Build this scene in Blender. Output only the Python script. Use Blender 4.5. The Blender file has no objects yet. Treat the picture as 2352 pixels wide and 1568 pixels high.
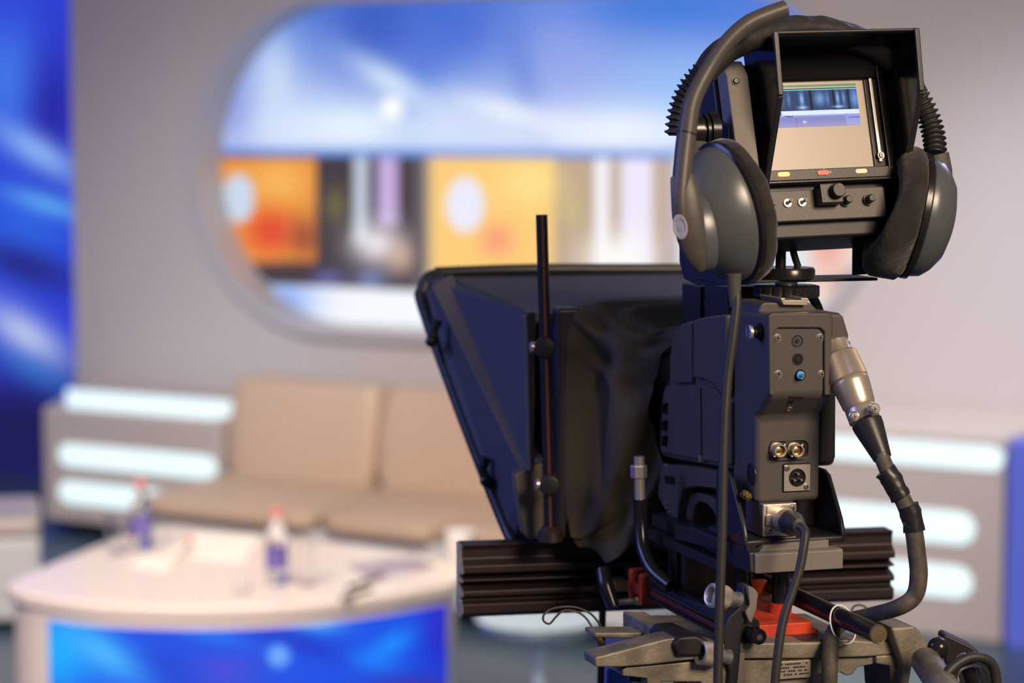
import bpy, bmesh, math, random
from mathutils import Vector, Matrix, noise
random.seed(4)
PI = math.pi
SC = bpy.context.scene
COL = SC.collection
V = Vector

# ------------------------------------------------------------------ camera, world, lights, exposure
FPX, CX, CY, HOR = 5553.0, 1176.0, 784.0, 280.0
PITCH = math.atan((CY-HOR)/FPX)
H = 1.8
cam_d = bpy.data.cameras.new('camera'); cam = bpy.data.objects.new('camera', cam_d); COL.objects.link(cam)
cam_d.sensor_width = 36; cam_d.lens = FPX/2352*36
cam.location = (0, 0, H); cam.rotation_euler = (PI/2-PITCH, 0, 0)
cam_d.dof.use_dof = True; cam_d.dof.focus_distance = 2.30; cam_d.dof.aperture_fstop = 4.0
cam_d.clip_start = .05
SC.camera = cam
SC.view_settings.view_transform = 'Standard'; SC.view_settings.look = 'None'
SC.view_settings.gamma = 1; SC.view_settings.use_curve_mapping = False
SC.view_settings.exposure = 0.0
w = bpy.data.worlds.new('studio'); SC.world = w; w.use_nodes = True
w.node_tree.nodes['Background'].inputs[0].default_value = (.62, .60, .72, 1)
w.node_tree.nodes['Background'].inputs[1].default_value = .16

def area(name, loc, target, size, power, color, sy=None, spread=None):
    d = bpy.data.lights.new(name, 'AREA'); d.energy = power; d.color = color
    d.shape = 'RECTANGLE'; d.size = size; d.size_y = sy or size
    if spread: d.spread = math.radians(spread)
    o = bpy.data.objects.new(name, d); COL.objects.link(o); o.location = loc
    o.rotation_euler = (V(target)-V(loc)).to_track_quat('-Z', 'Y').to_euler(); return o
def spot(name, loc, target, power, color, deg, blend=1, r=.1):
    d = bpy.data.lights.new(name, 'SPOT'); d.energy = power; d.color = color
    d.spot_size = math.radians(deg); d.spot_blend = blend; d.shadow_soft_size = r
    o = bpy.data.objects.new(name, d); COL.objects.link(o); o.location = loc
    o.rotation_euler = (V(target)-V(loc)).to_track_quat('-Z', 'Y').to_euler(); return o
area('key_lamp', (2.0, -.7, 3.3), (.25, 2.4, 1.5), 1.3, 27, (1, .75, .54), 1.1, 70)
area('blue_lamp', (-2.6, 2.2, 2.7), (.2, 2.5, 1.5), 1.3, 42, (.30, .36, 1), 1.5)
area('cool_rim_lamp', (1.8, 4.6, 3.0), (.3, 2.4, 1.5), .8, 16, (.55, .6, 1), .6)
area('set_lamp', (-.6, 5.2, 4.6), (-.9, 8.2, .3), 2.4, 70, (1, .88, .76), 1.2, 110)
area('set_front_fill', (-2.0, 2.3, 4.3), (-.9, 7.4, .3), 1.4, 56, (1, .77, .54), 1.0, 75)  # added area light that brightens the desk and sofa fronts
spot('wall_spot_lamp', (2.4, 6.6, 3.6), (1.45, 9.3, .35), 640, (.95, .94, 1), 42, 1, .25)
spot('wall_wash_lamp', (-1.9, 7.2, 3.9), (-1.35, 10.9, .25), 330, (.90, .95, 1), 50, 1, .3)

# ------------------------------------------------------------------ geometry helpers
cp, sp = math.cos(PITCH), math.sin(PITCH)
def ray(px, py):
    x, y = (px-CX)/FPX, -(py-CY)/FPX
    return V((x, cp + y*sp, -sp + y*cp))          # direction of the sight line through a photo point
def at(px, py, Y):
    d = ray(px, py); return V((0, 0, H)) + d*(Y/d.y)
def onz(px, py, z):
    d = ray(px, py); return V((0, 0, H)) + d*((z-H)/d.z)
class Frame:
    """a right-handed frame: x to the right, y away from the operator, z up"""
    def __init__(s, o, yaw=0, pitch=0, roll=0):
        s.o = V(o)
        m = Matrix.Rotation(yaw, 3, 'Z') @ Matrix.Rotation(pitch, 3, 'X') @ Matrix.Rotation(roll, 3, 'Y')
        s.m = m; s.ax = [m.col[0].copy(), m.col[1].copy(), m.col[2].copy()]
    def p(s, x, y, z): return s.o + s.ax[0]*x + s.ax[1]*y + s.ax[2]*z
    def q(s, t): return s.p(*t)
    def hit(s, px, py, k, v):
        d = ray(px, py); n = s.ax[k]; c = V((0, 0, H))
        t = (v - n.dot(c - s.o))/n.dot(d)
        P = c + d*t - s.o
        return [P.dot(a) for a in s.ax]
    def X(s, px, py, x): return s.hit(px, py, 0, x)
    def Y(s, px, py, y): return s.hit(px, py, 1, y)
    def Z(s, px, py, z): return s.hit(px, py, 2, z)

class MB:
    def __init__(s): s.b = bmesh.new()
    def poly(s, pts):
        return s.b.faces.new([s.b.verts.new(p) for p in pts])
    def prism(s, pts, vec):
        a = [s.b.verts.new(p) for p in pts]; c = [s.b.verts.new(V(p)+vec) for p in pts]
        n = len(a); s.b.faces.new(a); s.b.faces.new(c[::-1])
        for i in range(n): s.b.faces.new([a[i], c[i], c[(i+1) % n], a[(i+1) % n]])
        return s
    def box(s, f, x0, x1, y0, y1, z0, z1):
        return s.prism([f.p(x0, y0, z0), f.p(x1, y0, z0), f.p(x1, y0, z1), f.p(x0, y0, z1)], f.ax[1]*(y1-y0))
    def pY(s, f, pix, y0, y1):                     # outline seen from behind the rig, extruded along its axis
        return s.prism([f.q(f.Y(a, b, y0)) for a, b in pix], f.ax[1]*(y1-y0))
    def pX(s, f, pix, x0, x1):                     # outline seen from the side
        return s.prism([f.q(f.X(a, b, x0)) for a, b in pix], f.ax[0]*(x1-x0))
    def lX(s, f, yz, x0, x1):
        return s.prism([f.p(x0, y, z) for y, z in yz], f.ax[0]*(x1-x0))
    def lY(s, f, xz, y0, y1):
        return s.prism([f.p(x, y0, z) for x, z in xz], f.ax[1]*(y1-y0))
    def lZ(s, f, xy, z0, z1):
        return s.prism([f.p(x, y, z0) for x, y in xy], f.ax[2]*(z1-z0))
    def ringloft(s, rings, cap0=True, cap1=True, closed=False):
        R = [[s.b.verts.new(p) for p in r] for r in rings]; n = len(R[0])
        m = len(R)
        for i in range(m if closed else m-1):
            A, B = R[i], R[(i+1) % m]
            for j in range(n): s.b.faces.new([A[j], A[(j+1) % n], B[(j+1) % n], B[j]])
        if cap0 and not closed: s.b.faces.new(R[0][::-1])
        if cap1 and not closed: s.b.faces.new(R[-1])
        return s
    def lathe(s, o, axis, prof, n=32, sx=1, sz=1, up=(0, 0, 1), cap=True):
        axis = V(axis).normalized(); up = V(up)
        if abs(axis.dot(up)) > .95: up = V((0, 1, 0))
        e1 = up.cross(axis).normalized(); e2 = axis.cross(e1).normalized()
        rings = []
        for t, r in prof:
            rings.append([V(o)+axis*t + e1*(math.cos(2*PI*j/n)*max(r, 1e-5)*sx) + e2*(math.sin(2*PI*j/n)*max(r, 1e-5)*sz) for j in range(n)])
        return s.ringloft(rings, cap, cap)
    def cyl(s, a, b, r, n=24, r2=None):
        a, b = V(a), V(b); L = (b-a).length
        return s.lathe(a, b-a, [(0, r), (L, r if r2 is None else r2)], n)
    def tube(s, pts, r, n=14, sub=8, flat=1, up=(0, 0, 1), smooth=True):
        P = [V(p) for p in pts]
        rr = r if isinstance(r, (list, tuple)) else [r]*len(P)
        Q, S = [], []
        if smooth and len(P) > 2:
            for i in range(len(P)-1):
                p0, p1, p2, p3 = P[max(i-1, 0)], P[i], P[i+1], P[min(i+2, len(P)-1)]
                for k in range(sub):
                    t = k/sub
                    Q.append(.5*((2*p1)+(p2-p0)*t+(2*p0-5*p1+4*p2-p3)*t*t+(3*p1-p0-3*p2+p3)*t**3))
                    S.append(rr[i]*(1-t)+rr[i+1]*t)
            Q.append(P[-1]); S.append(rr[-1])
        else: Q, S = P, list(rr)
        N = None; rings = []
        for i, p in enumerate(Q):
            T = (Q[min(i+1, len(Q)-1)]-Q[max(i-1, 0)]).normalized()
            if N is None:
                N = V(up); 
                if abs(N.dot(T)) > .95: N = V((1, 0, 0))
            N = (N - T*N.dot(T)).normalized(); B = T.cross(N)
            rings.append([p + N*(math.cos(2*PI*j/n)*S[i]) + B*(math.sin(2*PI*j/n)*S[i]*flat) for j in range(n)])
        return s.ringloft(rings)
    def ball(s, c, r, n=20):
        return s.lathe(V(c)-V((0, 0, r)), (0, 0, 1), [(r-r*math.cos(PI*i/12), r*math.sin(PI*i/12)) for i in range(13)], n)
    def build(s, name, mat, parent=None, bevel=0, seg=3, smooth=None, angle=32, label=None, solid=0):
        b = s.b
        bmesh.ops.recalc_face_normals(b, faces=b.faces)
        if smooth is None: smooth = True
        lim = math.radians(angle)
        for f in b.faces: f.smooth = smooth
        if not bevel and not solid:
            for e in b.edges:
                if len(e.link_faces) == 2 and e.calc_face_angle(0) > lim: e.smooth = False
        me = bpy.data.meshes.new(name); 
        off = parent.matrix_world.translation.copy() if parent is not None and parent.type == 'EMPTY' else None
        if parent is not None and parent.type == 'MESH': off = WORLD[parent.name]
        if off is None:
            c = V((0, 0, 0))
            for v in b.verts: c += v.co
            off = c/len(b.verts)
        for v in b.verts: v.co -= off
        b.to_mesh(me); b.free()
        me.materials.append(mat)
        o = bpy.data.objects.new(name, me); COL.objects.link(o)
        if parent is not None: o.parent = parent; o.location = (0, 0, 0)
        else: o.location = off
        WORLD[o.name] = V(off)
        if solid:
            m = o.modifiers.new('thickness', 'SOLIDIFY'); m.thickness = solid; m.offset = 0
        if bevel:
            m = o.modifiers.new('bevel', 'BEVEL'); m.width = bevel; m.segments = seg; m.limit_method = 'ANGLE'
            m.angle_limit = math.radians(35); m.harden_normals = True
        if label: o['label'] = label
        return o
WORLD = {}
def thing(name, label, cat, loc, group=None):
    o = bpy.data.objects.new(name, None); COL.objects.link(o); o.location = loc; o.empty_display_size = .05
    o['label'] = label; o['category'] = cat
    if group: o['group'] = group
    bpy.context.view_layer.update(); return o
def tag(o, label, cat, group=None):
    o['label'] = label; o['category'] = cat
    if group: o['group'] = group
    return o
def struct(o): o['kind'] = 'structure'; return o

# ------------------------------------------------------------------ materials
def mat(name, col, rough=.5, metal=0, spec=.5, bump=0, bscale=200, vary=0, vscale=20, emit=None, estr=0, trans=0, coat=0, ior=1.45, sheen=0, alpha=1):
    m = bpy.data.materials.new(name); m.use_nodes = True; nt = m.node_tree; b = nt.nodes['Principled BSDF']
    b.inputs['Base Color'].default_value = (*col, 1); b.inputs['Roughness'].default_value = rough
    b.inputs['Metallic'].default_value = metal; b.inputs['Specular IOR Level'].default_value = spec
    b.inputs['Transmission Weight'].default_value = trans; b.inputs['IOR'].default_value = ior
    b.inputs['Coat Weight'].default_value = coat; b.inputs['Sheen Weight'].default_value = sheen
    if emit: b.inputs['Emission Color'].default_value = (*emit, 1); b.inputs['Emission Strength'].default_value = estr
    tc = nt.nodes.new('ShaderNodeTexCoord')
    if bump:
        n = nt.nodes.new('ShaderNodeTexNoise'); n.inputs['Scale'].default_value = bscale; n.inputs['Detail'].default_value = 4
        bp = nt.nodes.new('ShaderNodeBump'); bp.inputs['Strength'].default_value = bump; bp.inputs['Distance'].default_value = .002
        nt.links.new(tc.outputs['Object'], n.inputs['Vector']); nt.links.new(n.outputs['Fac'], bp.inputs['Height']); nt.links.new(bp.outputs[0], b.inputs['Normal'])
    if vary:
        n = nt.nodes.new('ShaderNodeTexNoise'); n.inputs['Scale'].default_value = vscale; n.inputs['Detail'].default_value = 6
        r = nt.nodes.new('ShaderNodeValToRGB'); r.color_ramp.elements[0].position = .35; r.color_ramp.elements[1].position = .7
        r.color_ramp.elements[0].color = (*[c*(1-vary) for c in col], 1); r.color_ramp.elements[1].color = (*[min(1, c*(1+vary)) for c in col], 1)
        nt.links.new(tc.outputs['Object'], n.inputs['Vector']); nt.links.new(n.outputs['Fac'], r.inputs[0]); nt.links.new(r.outputs[0], b.inputs['Base Color'])
    return m
def mat_art(name, strength, base=(.02, .02, .02), rough=.4):
    m = bpy.data.materials.new(name); m.use_nodes = True; nt = m.node_tree; b = nt.nodes['Principled BSDF']
    b.inputs['Base Color'].default_value = (*base, 1); b.inputs['Roughness'].default_value = rough; b.inputs['Specular IOR Level'].default_value = .12
    a = nt.nodes.new('ShaderNodeAttribute'); a.attribute_name = 'print'
    nt.links.new(a.outputs['Color'], b.inputs['Emission Color']); b.inputs['Emission Strength'].default_value = strength
    return m
def lin(c): return tuple((x/12.92 if x <= .04045 else ((x+.055)/1.055)**2.4) for x in [v/255 for v in c])
M = {}
M['body'] = mat('charcoal_plastic', (.082, .074, .068), .42, bump=.12, bscale=900)
M['body_dark'] = mat('black_plastic', (.022, .022, .024), .36, bump=.06, bscale=700)
M['flat_black'] = mat('flat_black', (.003, .003, .004), .7, spec=.1)
M['hood'] = mat('hood_black', (.004, .004, .005), .16, spec=.6)
M['gloss_black'] = mat('glossy_black', (.014, .013, .015), .22)
M['satin_black'] = mat('satin_black_metal', (.02, .019, .022), .42, .1)
M['rubber'] = mat('black_rubber', (.03, .028, .027), .5, bump=.1, bscale=300)
M['cable_grey'] = mat('worn_grey_cable', (.085, .075, .06), .6, vary=.4, vscale=60)
M['tape'] = mat('black_tape', (.018, .018, .02), .35, bump=.5, bscale=60)
M['alu'] = mat('brushed_aluminium', (.62, .57, .50), .34, .75, bump=.05, bscale=600)
M['nickel'] = mat('satin_nickel', (.60, .53, .43), .33, .7)
M['steel'] = mat('steel', (.5, .47, .43), .28, .8)
M['gold'] = mat('gold_contact', (.9, .62, .25), .25, 1)
M['cast'] = mat('cast_grey_metal', (.25, .225, .175), .5, .35, bump=.25, bscale=250, vary=.35, vscale=35)
M['red'] = mat('red_anodised', (.58, .06, .02), .4, .0, bump=.1, bscale=300, vary=.25, vscale=50)
M['greyplate'] = mat('grey_plate', (.20, .185, .17), .48, bump=.1, bscale=300, vary=.1)
M['bronze'] = mat('bronze_cap', (.22, .17, .1), .45, .8, bump=.15, bscale=600)
M['brownbar'] = mat('dark_brown_extrusion', (.03, .018, .019), .42, .2)
M['panel'] = mat('hood_panel', (.075, .075, .095), .55, bump=.4, bscale=900)
M['hoodarm'] = mat('hood_arm_plastic', (.12, .098, .08), .5, bump=.1, bscale=500)
M['cloth'] = mat('black_cloth', (.075, .062, .043), .85, bump=.5, bscale=160)
M['pad'] = mat('suede_pad', (.022, .019, .017), .9, bump=1, bscale=90, sheen=.3, vary=.4, vscale=60)
M['shell'] = mat('headphone_shell', (.10, .11, .12), .3, .15)
M['silver_logo'] = mat('silver_badge', (.75, .72, .66), .3, 1)
M['badge'] = mat('badge_grey', (.5, .48, .43), .45, .3)
M['dullred'] = mat('dull_red', (.12, .03, .025), .5)
M['warmline'] = mat('post_strip', (.17, .06, .06), .35, .4)
M['glass'] = mat('clear_glass', (1, 1, 1), .02, trans=1, ior=1.45)
M['screenglass'] = mat('dark_glass', (.02, .02, .03), .05)
M['wall'] = mat('wall_paint', (.48, .445, .445), .6, bump=.03, bscale=50)
M['whitelam'] = mat('cabinet_laminate', (.46, .41, .39), .38)
M['tablewhite'] = mat('table_gloss_white', (.80, .73, .68), .22)
M['slot'] = mat('slot_light', (.25, .28, .28), .5, emit=(.76, .95, 1), estr=.94)
M['floor'] = mat('studio_floor', (.05, .09, .14), .3, vary=.08, vscale=2)
M['leather'] = mat('beige_leather', (.50, .375, .28), .45, bump=.1, bscale=60)
M['rim'] = mat('opening_rim', (.44, .43, .46), .35)
M['pouf'] = mat('pale_pouf_side', (.55, .58, .63), .5)
M['bluepanel'] = mat('blue_lit_panel', (.05, .06, .3), .4, emit=(.055, .075, .32), estr=1)
M['stoolblue'] = mat('pale_blue_plastic', (.42, .55, .64), .3)
M['chrome'] = mat('chrome', (.8, .85, .9), .12, 1)
M['whiteplastic'] = mat('white_plastic', (.8, .78, .75), .35)
M['lamp_orange'] = mat('lamp_orange', (.9, .5, .2), .4, emit=(1, .36, .06), estr=1.3)
M['lamp_red'] = mat('lamp_red', (.6, .12, .08), .4, emit=(.9, .12, .05), estr=.35)
M['lamp_cream'] = mat('lamp_cream', (.7, .6, .42), .4, emit=(.9, .7, .4), estr=.3)
M['blue_led'] = mat('blue_ring', (.05, .35, .7), .3, emit=(.05, .3, .8), estr=.3)
M['paper'] = mat('paper', (.88, .84, .78), .6)
M['magazine'] = mat('magazine_cover', (.38, .33, .42), .4, vary=.5, vscale=6)
M['label_blue'] = mat('bottle_label', (.14, .11, .40), .45)
M['water'] = mat('water', (.95, .97, 1), .01, trans=1, ior=1.33)
M['pinkcap'] = mat('pink_cap', (.75, .25, .25), .45)
M['white_mark'] = mat('white_mark', (.7, .7, .7), .5)
M['amber'] = mat('dull_brass', (.45, .33, .13), .45, .7)
M['bluecase'] = mat('blue_case', (.01, .05, .33), .45)

# ------------------------------------------------------------------ painted prints (backlit pictures and screens)
def lerp(a, b, t): return tuple(a[i]*(1-t)+b[i]*t for i in range(3))
def sstep(a, b, x):
    if a == b: return 1.0 if x > a else 0.0
    t = min(1, max(0, (x-a)/(b-a))); return t*t*(3-2*t)
def blob(c, col, x, y, cx, cy, rx, ry, k=1, ang=0, soft=1.0):
    dx, dy = x-cx, y-cy; ca, sa = math.cos(ang), math.sin(ang)
    u, v = (dx*ca+dy*sa)/rx, (-dx*sa+dy*ca)/ry
    g = math.exp(-(u*u+v*v)*1.2) if soft >= 1 else 1-sstep(1-soft, 1+soft, math.sqrt(u*u+v*v))
    return lerp(c, col, min(1, g*k))
def boxb(c, col, x, y, x0, x1, y0, y1, e=3, k=1):
    g = sstep(x0-e, x0+e, x)*(1-sstep(x1-e, x1+e, x))*sstep(y0-e, y0+e, y)*(1-sstep(y1-e, y1+e, y))
    return lerp(c, col, g*k)
def art_sheet(name, P, U, Vv, nu, nv, fn, m, parent=None, mask=None, thick=.006):
    """a flat print of nu x nv cells spanned by U and Vv from P; fn(s,t) gives its 0-255 colour"""
    b = bmesh.new(); vs = {}
    lay = b.loops.layers.color.new('print') if False else b.loops.layers.float_color.new('print')
    def vert(i, j):
        if (i, j) not in vs: vs[i, j] = b.verts.new(P + U*(i/nu) + Vv*(j/nv))
        return vs[i, j]
    for i in range(nu):
        for j in range(nv):
            if mask and not mask((i+.5)/nu, (j+.5)/nv): continue
            f = b.faces.new([vert(i, j), vert(i+1, j), vert(i+1, j+1), vert(i, j+1)])
            for l, (a, c) in zip(f.loops, ((i, j), (i+1, j), (i+1, j+1), (i, j+1))):
                l[lay] = (*lin(fn(a/nu, c/nv)), 1)
    off = parent.matrix_world.translation.copy() if parent is not None else P.copy()
    if parent is not None and parent.type == 'MESH': off = WORLD[parent.name]
    for v in b.verts: v.co -= off
    me = bpy.data.meshes.new(name); b.to_mesh(me); b.free(); me.materials.append(m)
    o = bpy.data.objects.new(name, me); COL.objects.link(o)
    if parent is not None: o.parent = parent
    else: o.location = off
    WORLD[o.name] = off
    return o

# ------------------------------------------------------------------ the set: floor, wall with the long oval opening
WY = math.radians(-31)
WF = Frame((-2.0, 11.40, 0), yaw=WY)                # x along the wall to the right, y into the wall
m = MB(); m.prism([V((-7, -2, -.1)), V((6, -2, -.1)), V((6, 16, -.1)), V((-7, 16, -.1))], V((0, 0, .1)))
struct(m.build('floor', M['floor']))

# opening: a stadium traced in the wall plane
pl = WF.Y(440, 385, 0); pb = WF.Y(880, 780, 0); pt = WF.Y(880, -22, 0); pr = WF.Y(2050, 385, 0)
ox0, ox1, oz0, oz1 = pl[0], pr[0], pb[2], pt[2]
orad = (oz1-oz0)/2; ozc = (oz0+oz1)/2
def stadium(inset, n=28):
    r = orad-inset; P = []
    for i in range(n+1):
        a = PI/2+PI*i/n; P.append((ox0+orad+math.cos(a)*r, ozc+math.sin(a)*r))
    for i in range(n+1):
        a = -PI/2+PI*i/n; P.append((ox1-orad+math.cos(a)*r, ozc+math.sin(a)*r))
    return P
WX0 = WF.Y(168, 500, 0)[0]; WX1 = 5.4; WTOP = 3.4
def wall_with_hole():
    b = bmesh.new()
    outer = [(WX0, 0), (WX1, 0), (WX1, WTOP), (WX0, WTOP)]
    inner = stadium(0)
    for y in (0, .22):
        vo = [b.verts.new(WF.p(x, y, z)) for x, z in outer]; vi = [b.verts.new(WF.p(x, y, z)) for x, z in inner]
        es = [b.edges.new((vo[i], vo[(i+1) % 4])) for i in range(4)] + [b.edges.new((vi[i], vi[(i+1) % len(vi)])) for i in range(len(vi))]
        bmesh.ops.triangle_fill(b, use_beauty=True, use_dissolve=False, edges=es)
        if y == 0: A = (vo, vi)
        else: Bv = (vo, vi)
    for k in (0, 1):
        n = len(A[k])
        for i in range(n): b.faces.new([A[k][i], A[k][(i+1) % n], Bv[k][(i+1) % n], Bv[k][i]])
    mb = MB(); mb.b.free(); mb.b = b; return mb
struct(wall_with_hole().build('wall_back', M['wall'], smooth=False))
# rim lining the opening
so, si = stadium(-.004), stadium(.045)
m = MB()
rings = []
n = len(so)
for i in range(n):
    rings.append([WF.p(so[i][0], -.035, so[i][1]), WF.p(si[i][0], -.035, si[i][1]), WF.p(si[i][0], .20, si[i][1]), WF.p(so[i][0], .20, so[i][1])])
rings = rings
m.ringloft(rings, closed=True)
rimob = struct(m.build('trim_1', M['rim'], smooth=False))

# print behind the opening
def pano(px, py):
    """colour of the picture at a photo position"""
    yb = 352 + (px-490)*.008
    if py < yb:
        t = py/345
        c = lerp((95, 130, 218), (205, 218, 250), sstep(.05, .9, t))
        c = blob(c, (50, 85, 190), px, py, 860, 60, 120, 130, .8)
        c = blob(c, (60, 100, 210), px, py, 1040, 60, 150, 120, .7)
        c = blob(c, (150, 165, 235), px, py, 1300, 120, 140, 160, .7)
        c = blob(c, (60, 120, 220), px, py, 1540, 20, 220, 60, .8)
        c = blob(c, (140, 190, 250), px, py, 1560, 200, 180, 120, .6)
        c = blob(c, (75, 115, 215), px, py, 960, 180, 60, 150, .55, .35)
        c = blob(c, (95, 125, 215), px, py, 1195, 150, 40, 170, .5, -.25)
        c = blob(c, (205, 222, 248), px, py, 630, 190, 55, 130, .9)
        c = blob(c, (120, 135, 215), px, py, 530, 250, 60, 110, .7)
        c = blob(c, (225, 240, 255), px, py, 900, 190, 130, 35, .85, .55)
        c = blob(c, (235, 248, 255), px, py, 820, 290, 190, 55, .8)
        c = blob(c, (240, 248, 255), px, py, 1180, 260, 150, 30, .8, .25)
        c = blob(c, (242, 248, 255), px, py, 1420, 300, 220, 60, .85)
        c = blob(c, (255, 255, 255), px, py, 900, 248, 26, 26, 1, 0, .4)  # bright disc: blurred reflection highlight painted into the print
        c = lerp(c, (70, 120, 215), sstep(yb-22, yb-4, py)*.75)
        return c
    if py < 655 + (px-600)*.045:
        c = (62, 52, 60)
        c = boxb(c, (235, 150, 60), px, py, 380, 726, 362, 602, 4)
        if px < 726:
            c = blob(c, (250, 190, 95), px, py, 640, 420, 70, 60, .8)
            c = blob(c, (225, 60, 35), px, py, 620, 530, 60, 55, .9)
            c = blob(c, (140, 60, 45), px, py, 700, 545, 40, 50, .8)
            c = blob(c, (200, 215, 235), px, py, 548, 455, 36, 56, 1, 0, .15)
        c = blob(c, (125, 115, 65), px, py, 770, 470, 30, 45, .8)
        c = boxb(c, (195, 205, 220), px, py, 812, 846, 356, 560, 8)
        c = boxb(c, (200, 175, 225), px, py, 866, 915, 356, 520, 12)
        c = blob(c, (240, 235, 240), px, py, 865, 560, 70, 55, 1)
        c = blob(c, (225, 190, 165), px, py, 920, 590, 40, 45, .8)
        c = boxb(c, (105, 95, 100), px, py, 952, 978, 352, 670, 3)
        c = blob(c, (110, 110, 190), px, py, 755, 640, 40, 20, .9)
        c = blob(c, (130, 150, 215), px, py, 850, 642, 36, 20, .9)
        if px > 980:
            c = (190, 165, 140)
            c = boxb(c, (252, 205, 120), px, py, 992, 1272, 362, 640, 5)
            c = blob(c, (255, 228, 150), px, py, 1220, 420, 80, 60, .8)
            c = blob(c, (250, 150, 120), px, py, 1142, 550, 40, 40, .9)
            c = blob(c, (235, 235, 252), px, py, 1068, 470, 44, 64, 1, 0, .15)
            c = blob(c, (205, 195, 130), px, py, 1310, 480, 30, 40, .7)
            c = boxb(c, (248, 246, 255), px, py, 1366, 1400, 356, 660, 8)
            c = boxb(c, (240, 232, 252), px, py, 1425, 1500, 356, 660, 14)
            c = blob(c, (255, 252, 250), px, py, 1420, 590, 90, 60, 1)
            c = boxb(c, (195, 180, 180), px, py, 1524, 1556, 352, 680, 3)
            if px > 1556: c = boxb((225, 235, 240), (240, 210, 195), px, py, 1860, 1960, 352, 690, 25)
            c = blob(c, (235, 150, 140), px, py, 1900, 560, 40, 60, .7)
            c = blob(c, (120, 80, 110), px, py, 1945, 660, 30, 30, .8)
        return c
    c = (245, 248, 255)
    c = blob(c, (120, 160, 245), px, py, 640, 690, 90, 50, .9)
    c = blob(c, (190, 185, 245), px, py, 900, 785, 160, 25, .9)
    return c
HX = (WF.p(0, .17, 0)-V((0, 0, 0)))
def project(P):
    d = P - V((0, 0, H)); f = V((0, cp, -sp)); u = V((0, sp, cp))
    z = d.dot(f); return CX + FPX*d.x/z, CY - FPX*d.dot(u)/z
PS = (ox0-.12, oz0-.12, ox1+.12, oz1+.12)
P0 = WF.p(PS[0], .17, PS[1]); PU = WF.ax[0]*(PS[2]-PS[0]); PV = WF.ax[2]*(PS[3]-PS[1])
def pano_fn(s, t): return pano(*project(P0+PU*s+PV*t))
def pano_mask(s, t):
    x, z = PS[0]+(PS[2]-PS[0])*s, PS[1]+(PS[3]-PS[1])*t
    cx = min(max(x, ox0+orad), ox1-orad); return math.hypot(x-cx, z-ozc) < orad-.02
pic = art_sheet('backlit_panorama', P0, PU, PV, 300, 110, pano_fn, mat_art('panorama_print', 1.0), mask=pano_mask)
tag(pic, 'backlit picture panel with blue sky band and orange photo strip, behind the oval wall opening', 'picture')

# blue printed wall panel at the far left
BF = Frame(WF.p(0, .45, 0), yaw=WY)
def leftblue(px, py):
    c = lerp((40, 60, 210), (20, 20, 90), sstep(700, 1100, py))
    if px < -120: c = blob(c, (90, 140, 240), px, py, -120-(abs(px+120)//500+.5)*500, 420, 190, 300, .7, .4)
    c = blob(c, (70, 130, 235), px, py, 20, 180, 90, 160, .8)
    c = blob(c, (35, 30, 150), px, py, 120, 260, 60, 160, .8)
    c = blob(c, (45, 110, 230), px, py, 60, 520, 140, 120, .7)
    c = blob(c, (150, 195, 250), px, py, 90, 350, 130, 40, .9, .55)
    c = blob(c, (100, 180, 245), px, py, 110, 470, 120, 22, .9, .3)
    c = blob(c, (30, 30, 120), px, py, 60, 610, 150, 45, .85, .35)
    c = blob(c, (185, 195, 235), px, py, 60, 770, 140, 55, 1, .62)
    c = blob(c, (45, 120, 205), px, py, 90, 860, 110, 35, .8, .5)
    c = blob(c, (18, 16, 80), px, py, 40, 980, 160, 90, .95)
    return c
bx0 = BF.Y(-460, 500, 0)[0]
P1 = BF.p(bx0, 0, 0); U1 = BF.ax[0]*(BF.Y(250, 500, 0)[0]-bx0); V1 = V((0, 0, 3.4))
def lb(s, t): return leftblue(*project(P1+U1*s+V1*t))
o = art_sheet('wall_left', P1, U1, V1, 90, 110, lb, mat_art('left_blue_print', 1.0)); struct(o)

# added glowing blue wall, out of frame left, for hood reflections and blue fill
def sideart(s, t):
    x, y = s*1600, (1-t)*700
    c = lerp((30, 60, 215), (22, 22, 110), sstep(420, 700, y))
    for k in range(5):
        c = blob(c, (70, 110, 245), x, y, 160+k*330, 200+60*(k % 2), 110, 200, .8, .4)
        c = blob(c, (15, 20, 90), x, y, 320+k*330, 330, 50, 260, .8, .3)
        c = blob(c, (90, 60, 220), x, y, 250+k*330, 90, 90, 60, .6)
    return c
PS_ = V((-3.3, 3.0, 0)); o = art_sheet('wall_side_glow', PS_, V((-.1, 9.2, 0)), V((0, 0, 3.4)), 80, 34, sideart, mat_art('side_blue_glow', .5)); struct(o)

# ------------------------------------------------------------------ cabinets with lit slots
CFR = .83                                            # how far they stand out from the wall
def stadium2(f, x0, x1, z0, z1, y, n=8):
    r = (z1-z0)/2; zc = (z0+z1)/2; P = []
    for i in range(n+1):
        a = PI/2+PI*i/n; P.append(f.p(x0+r+math.cos(a)*r, y, zc+math.sin(a)*r))
    for i in range(n+1):
        a = -PI/2+PI*i/n; P.append(f.p(x1-r+math.cos(a)*r, y, zc+math.sin(a)*r))
    return P
def slots_from(px, f, y):
    out = []
    for (xa, ya, xb, yb, h) in px:
        a = f.Y(xa, ya, y); b = f.Y(xb, yb, y); z = (a[2]+b[2])/2
        out.append((a[0], b[0], z-h/2, z+h/2))
    return out
cl = thing('low_cabinet', 'long low white cabinet with lit slots, left of the beige sofa', 'cabinet', WF.p(.5, -.4, 0))
fl = WF.Y(98, 935, -CFR); fr_ = WF.Y(508, 960, -CFR)
ztop = fl[2]
m = MB()
m.lZ(WF, [(fl[0], -CFR), (fr_[0], -CFR), (fr_[0], -.005), (WX0+.06, -.005)], .07, ztop); m.build('body', M['whitelam'], cl, bevel=.015)
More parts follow.
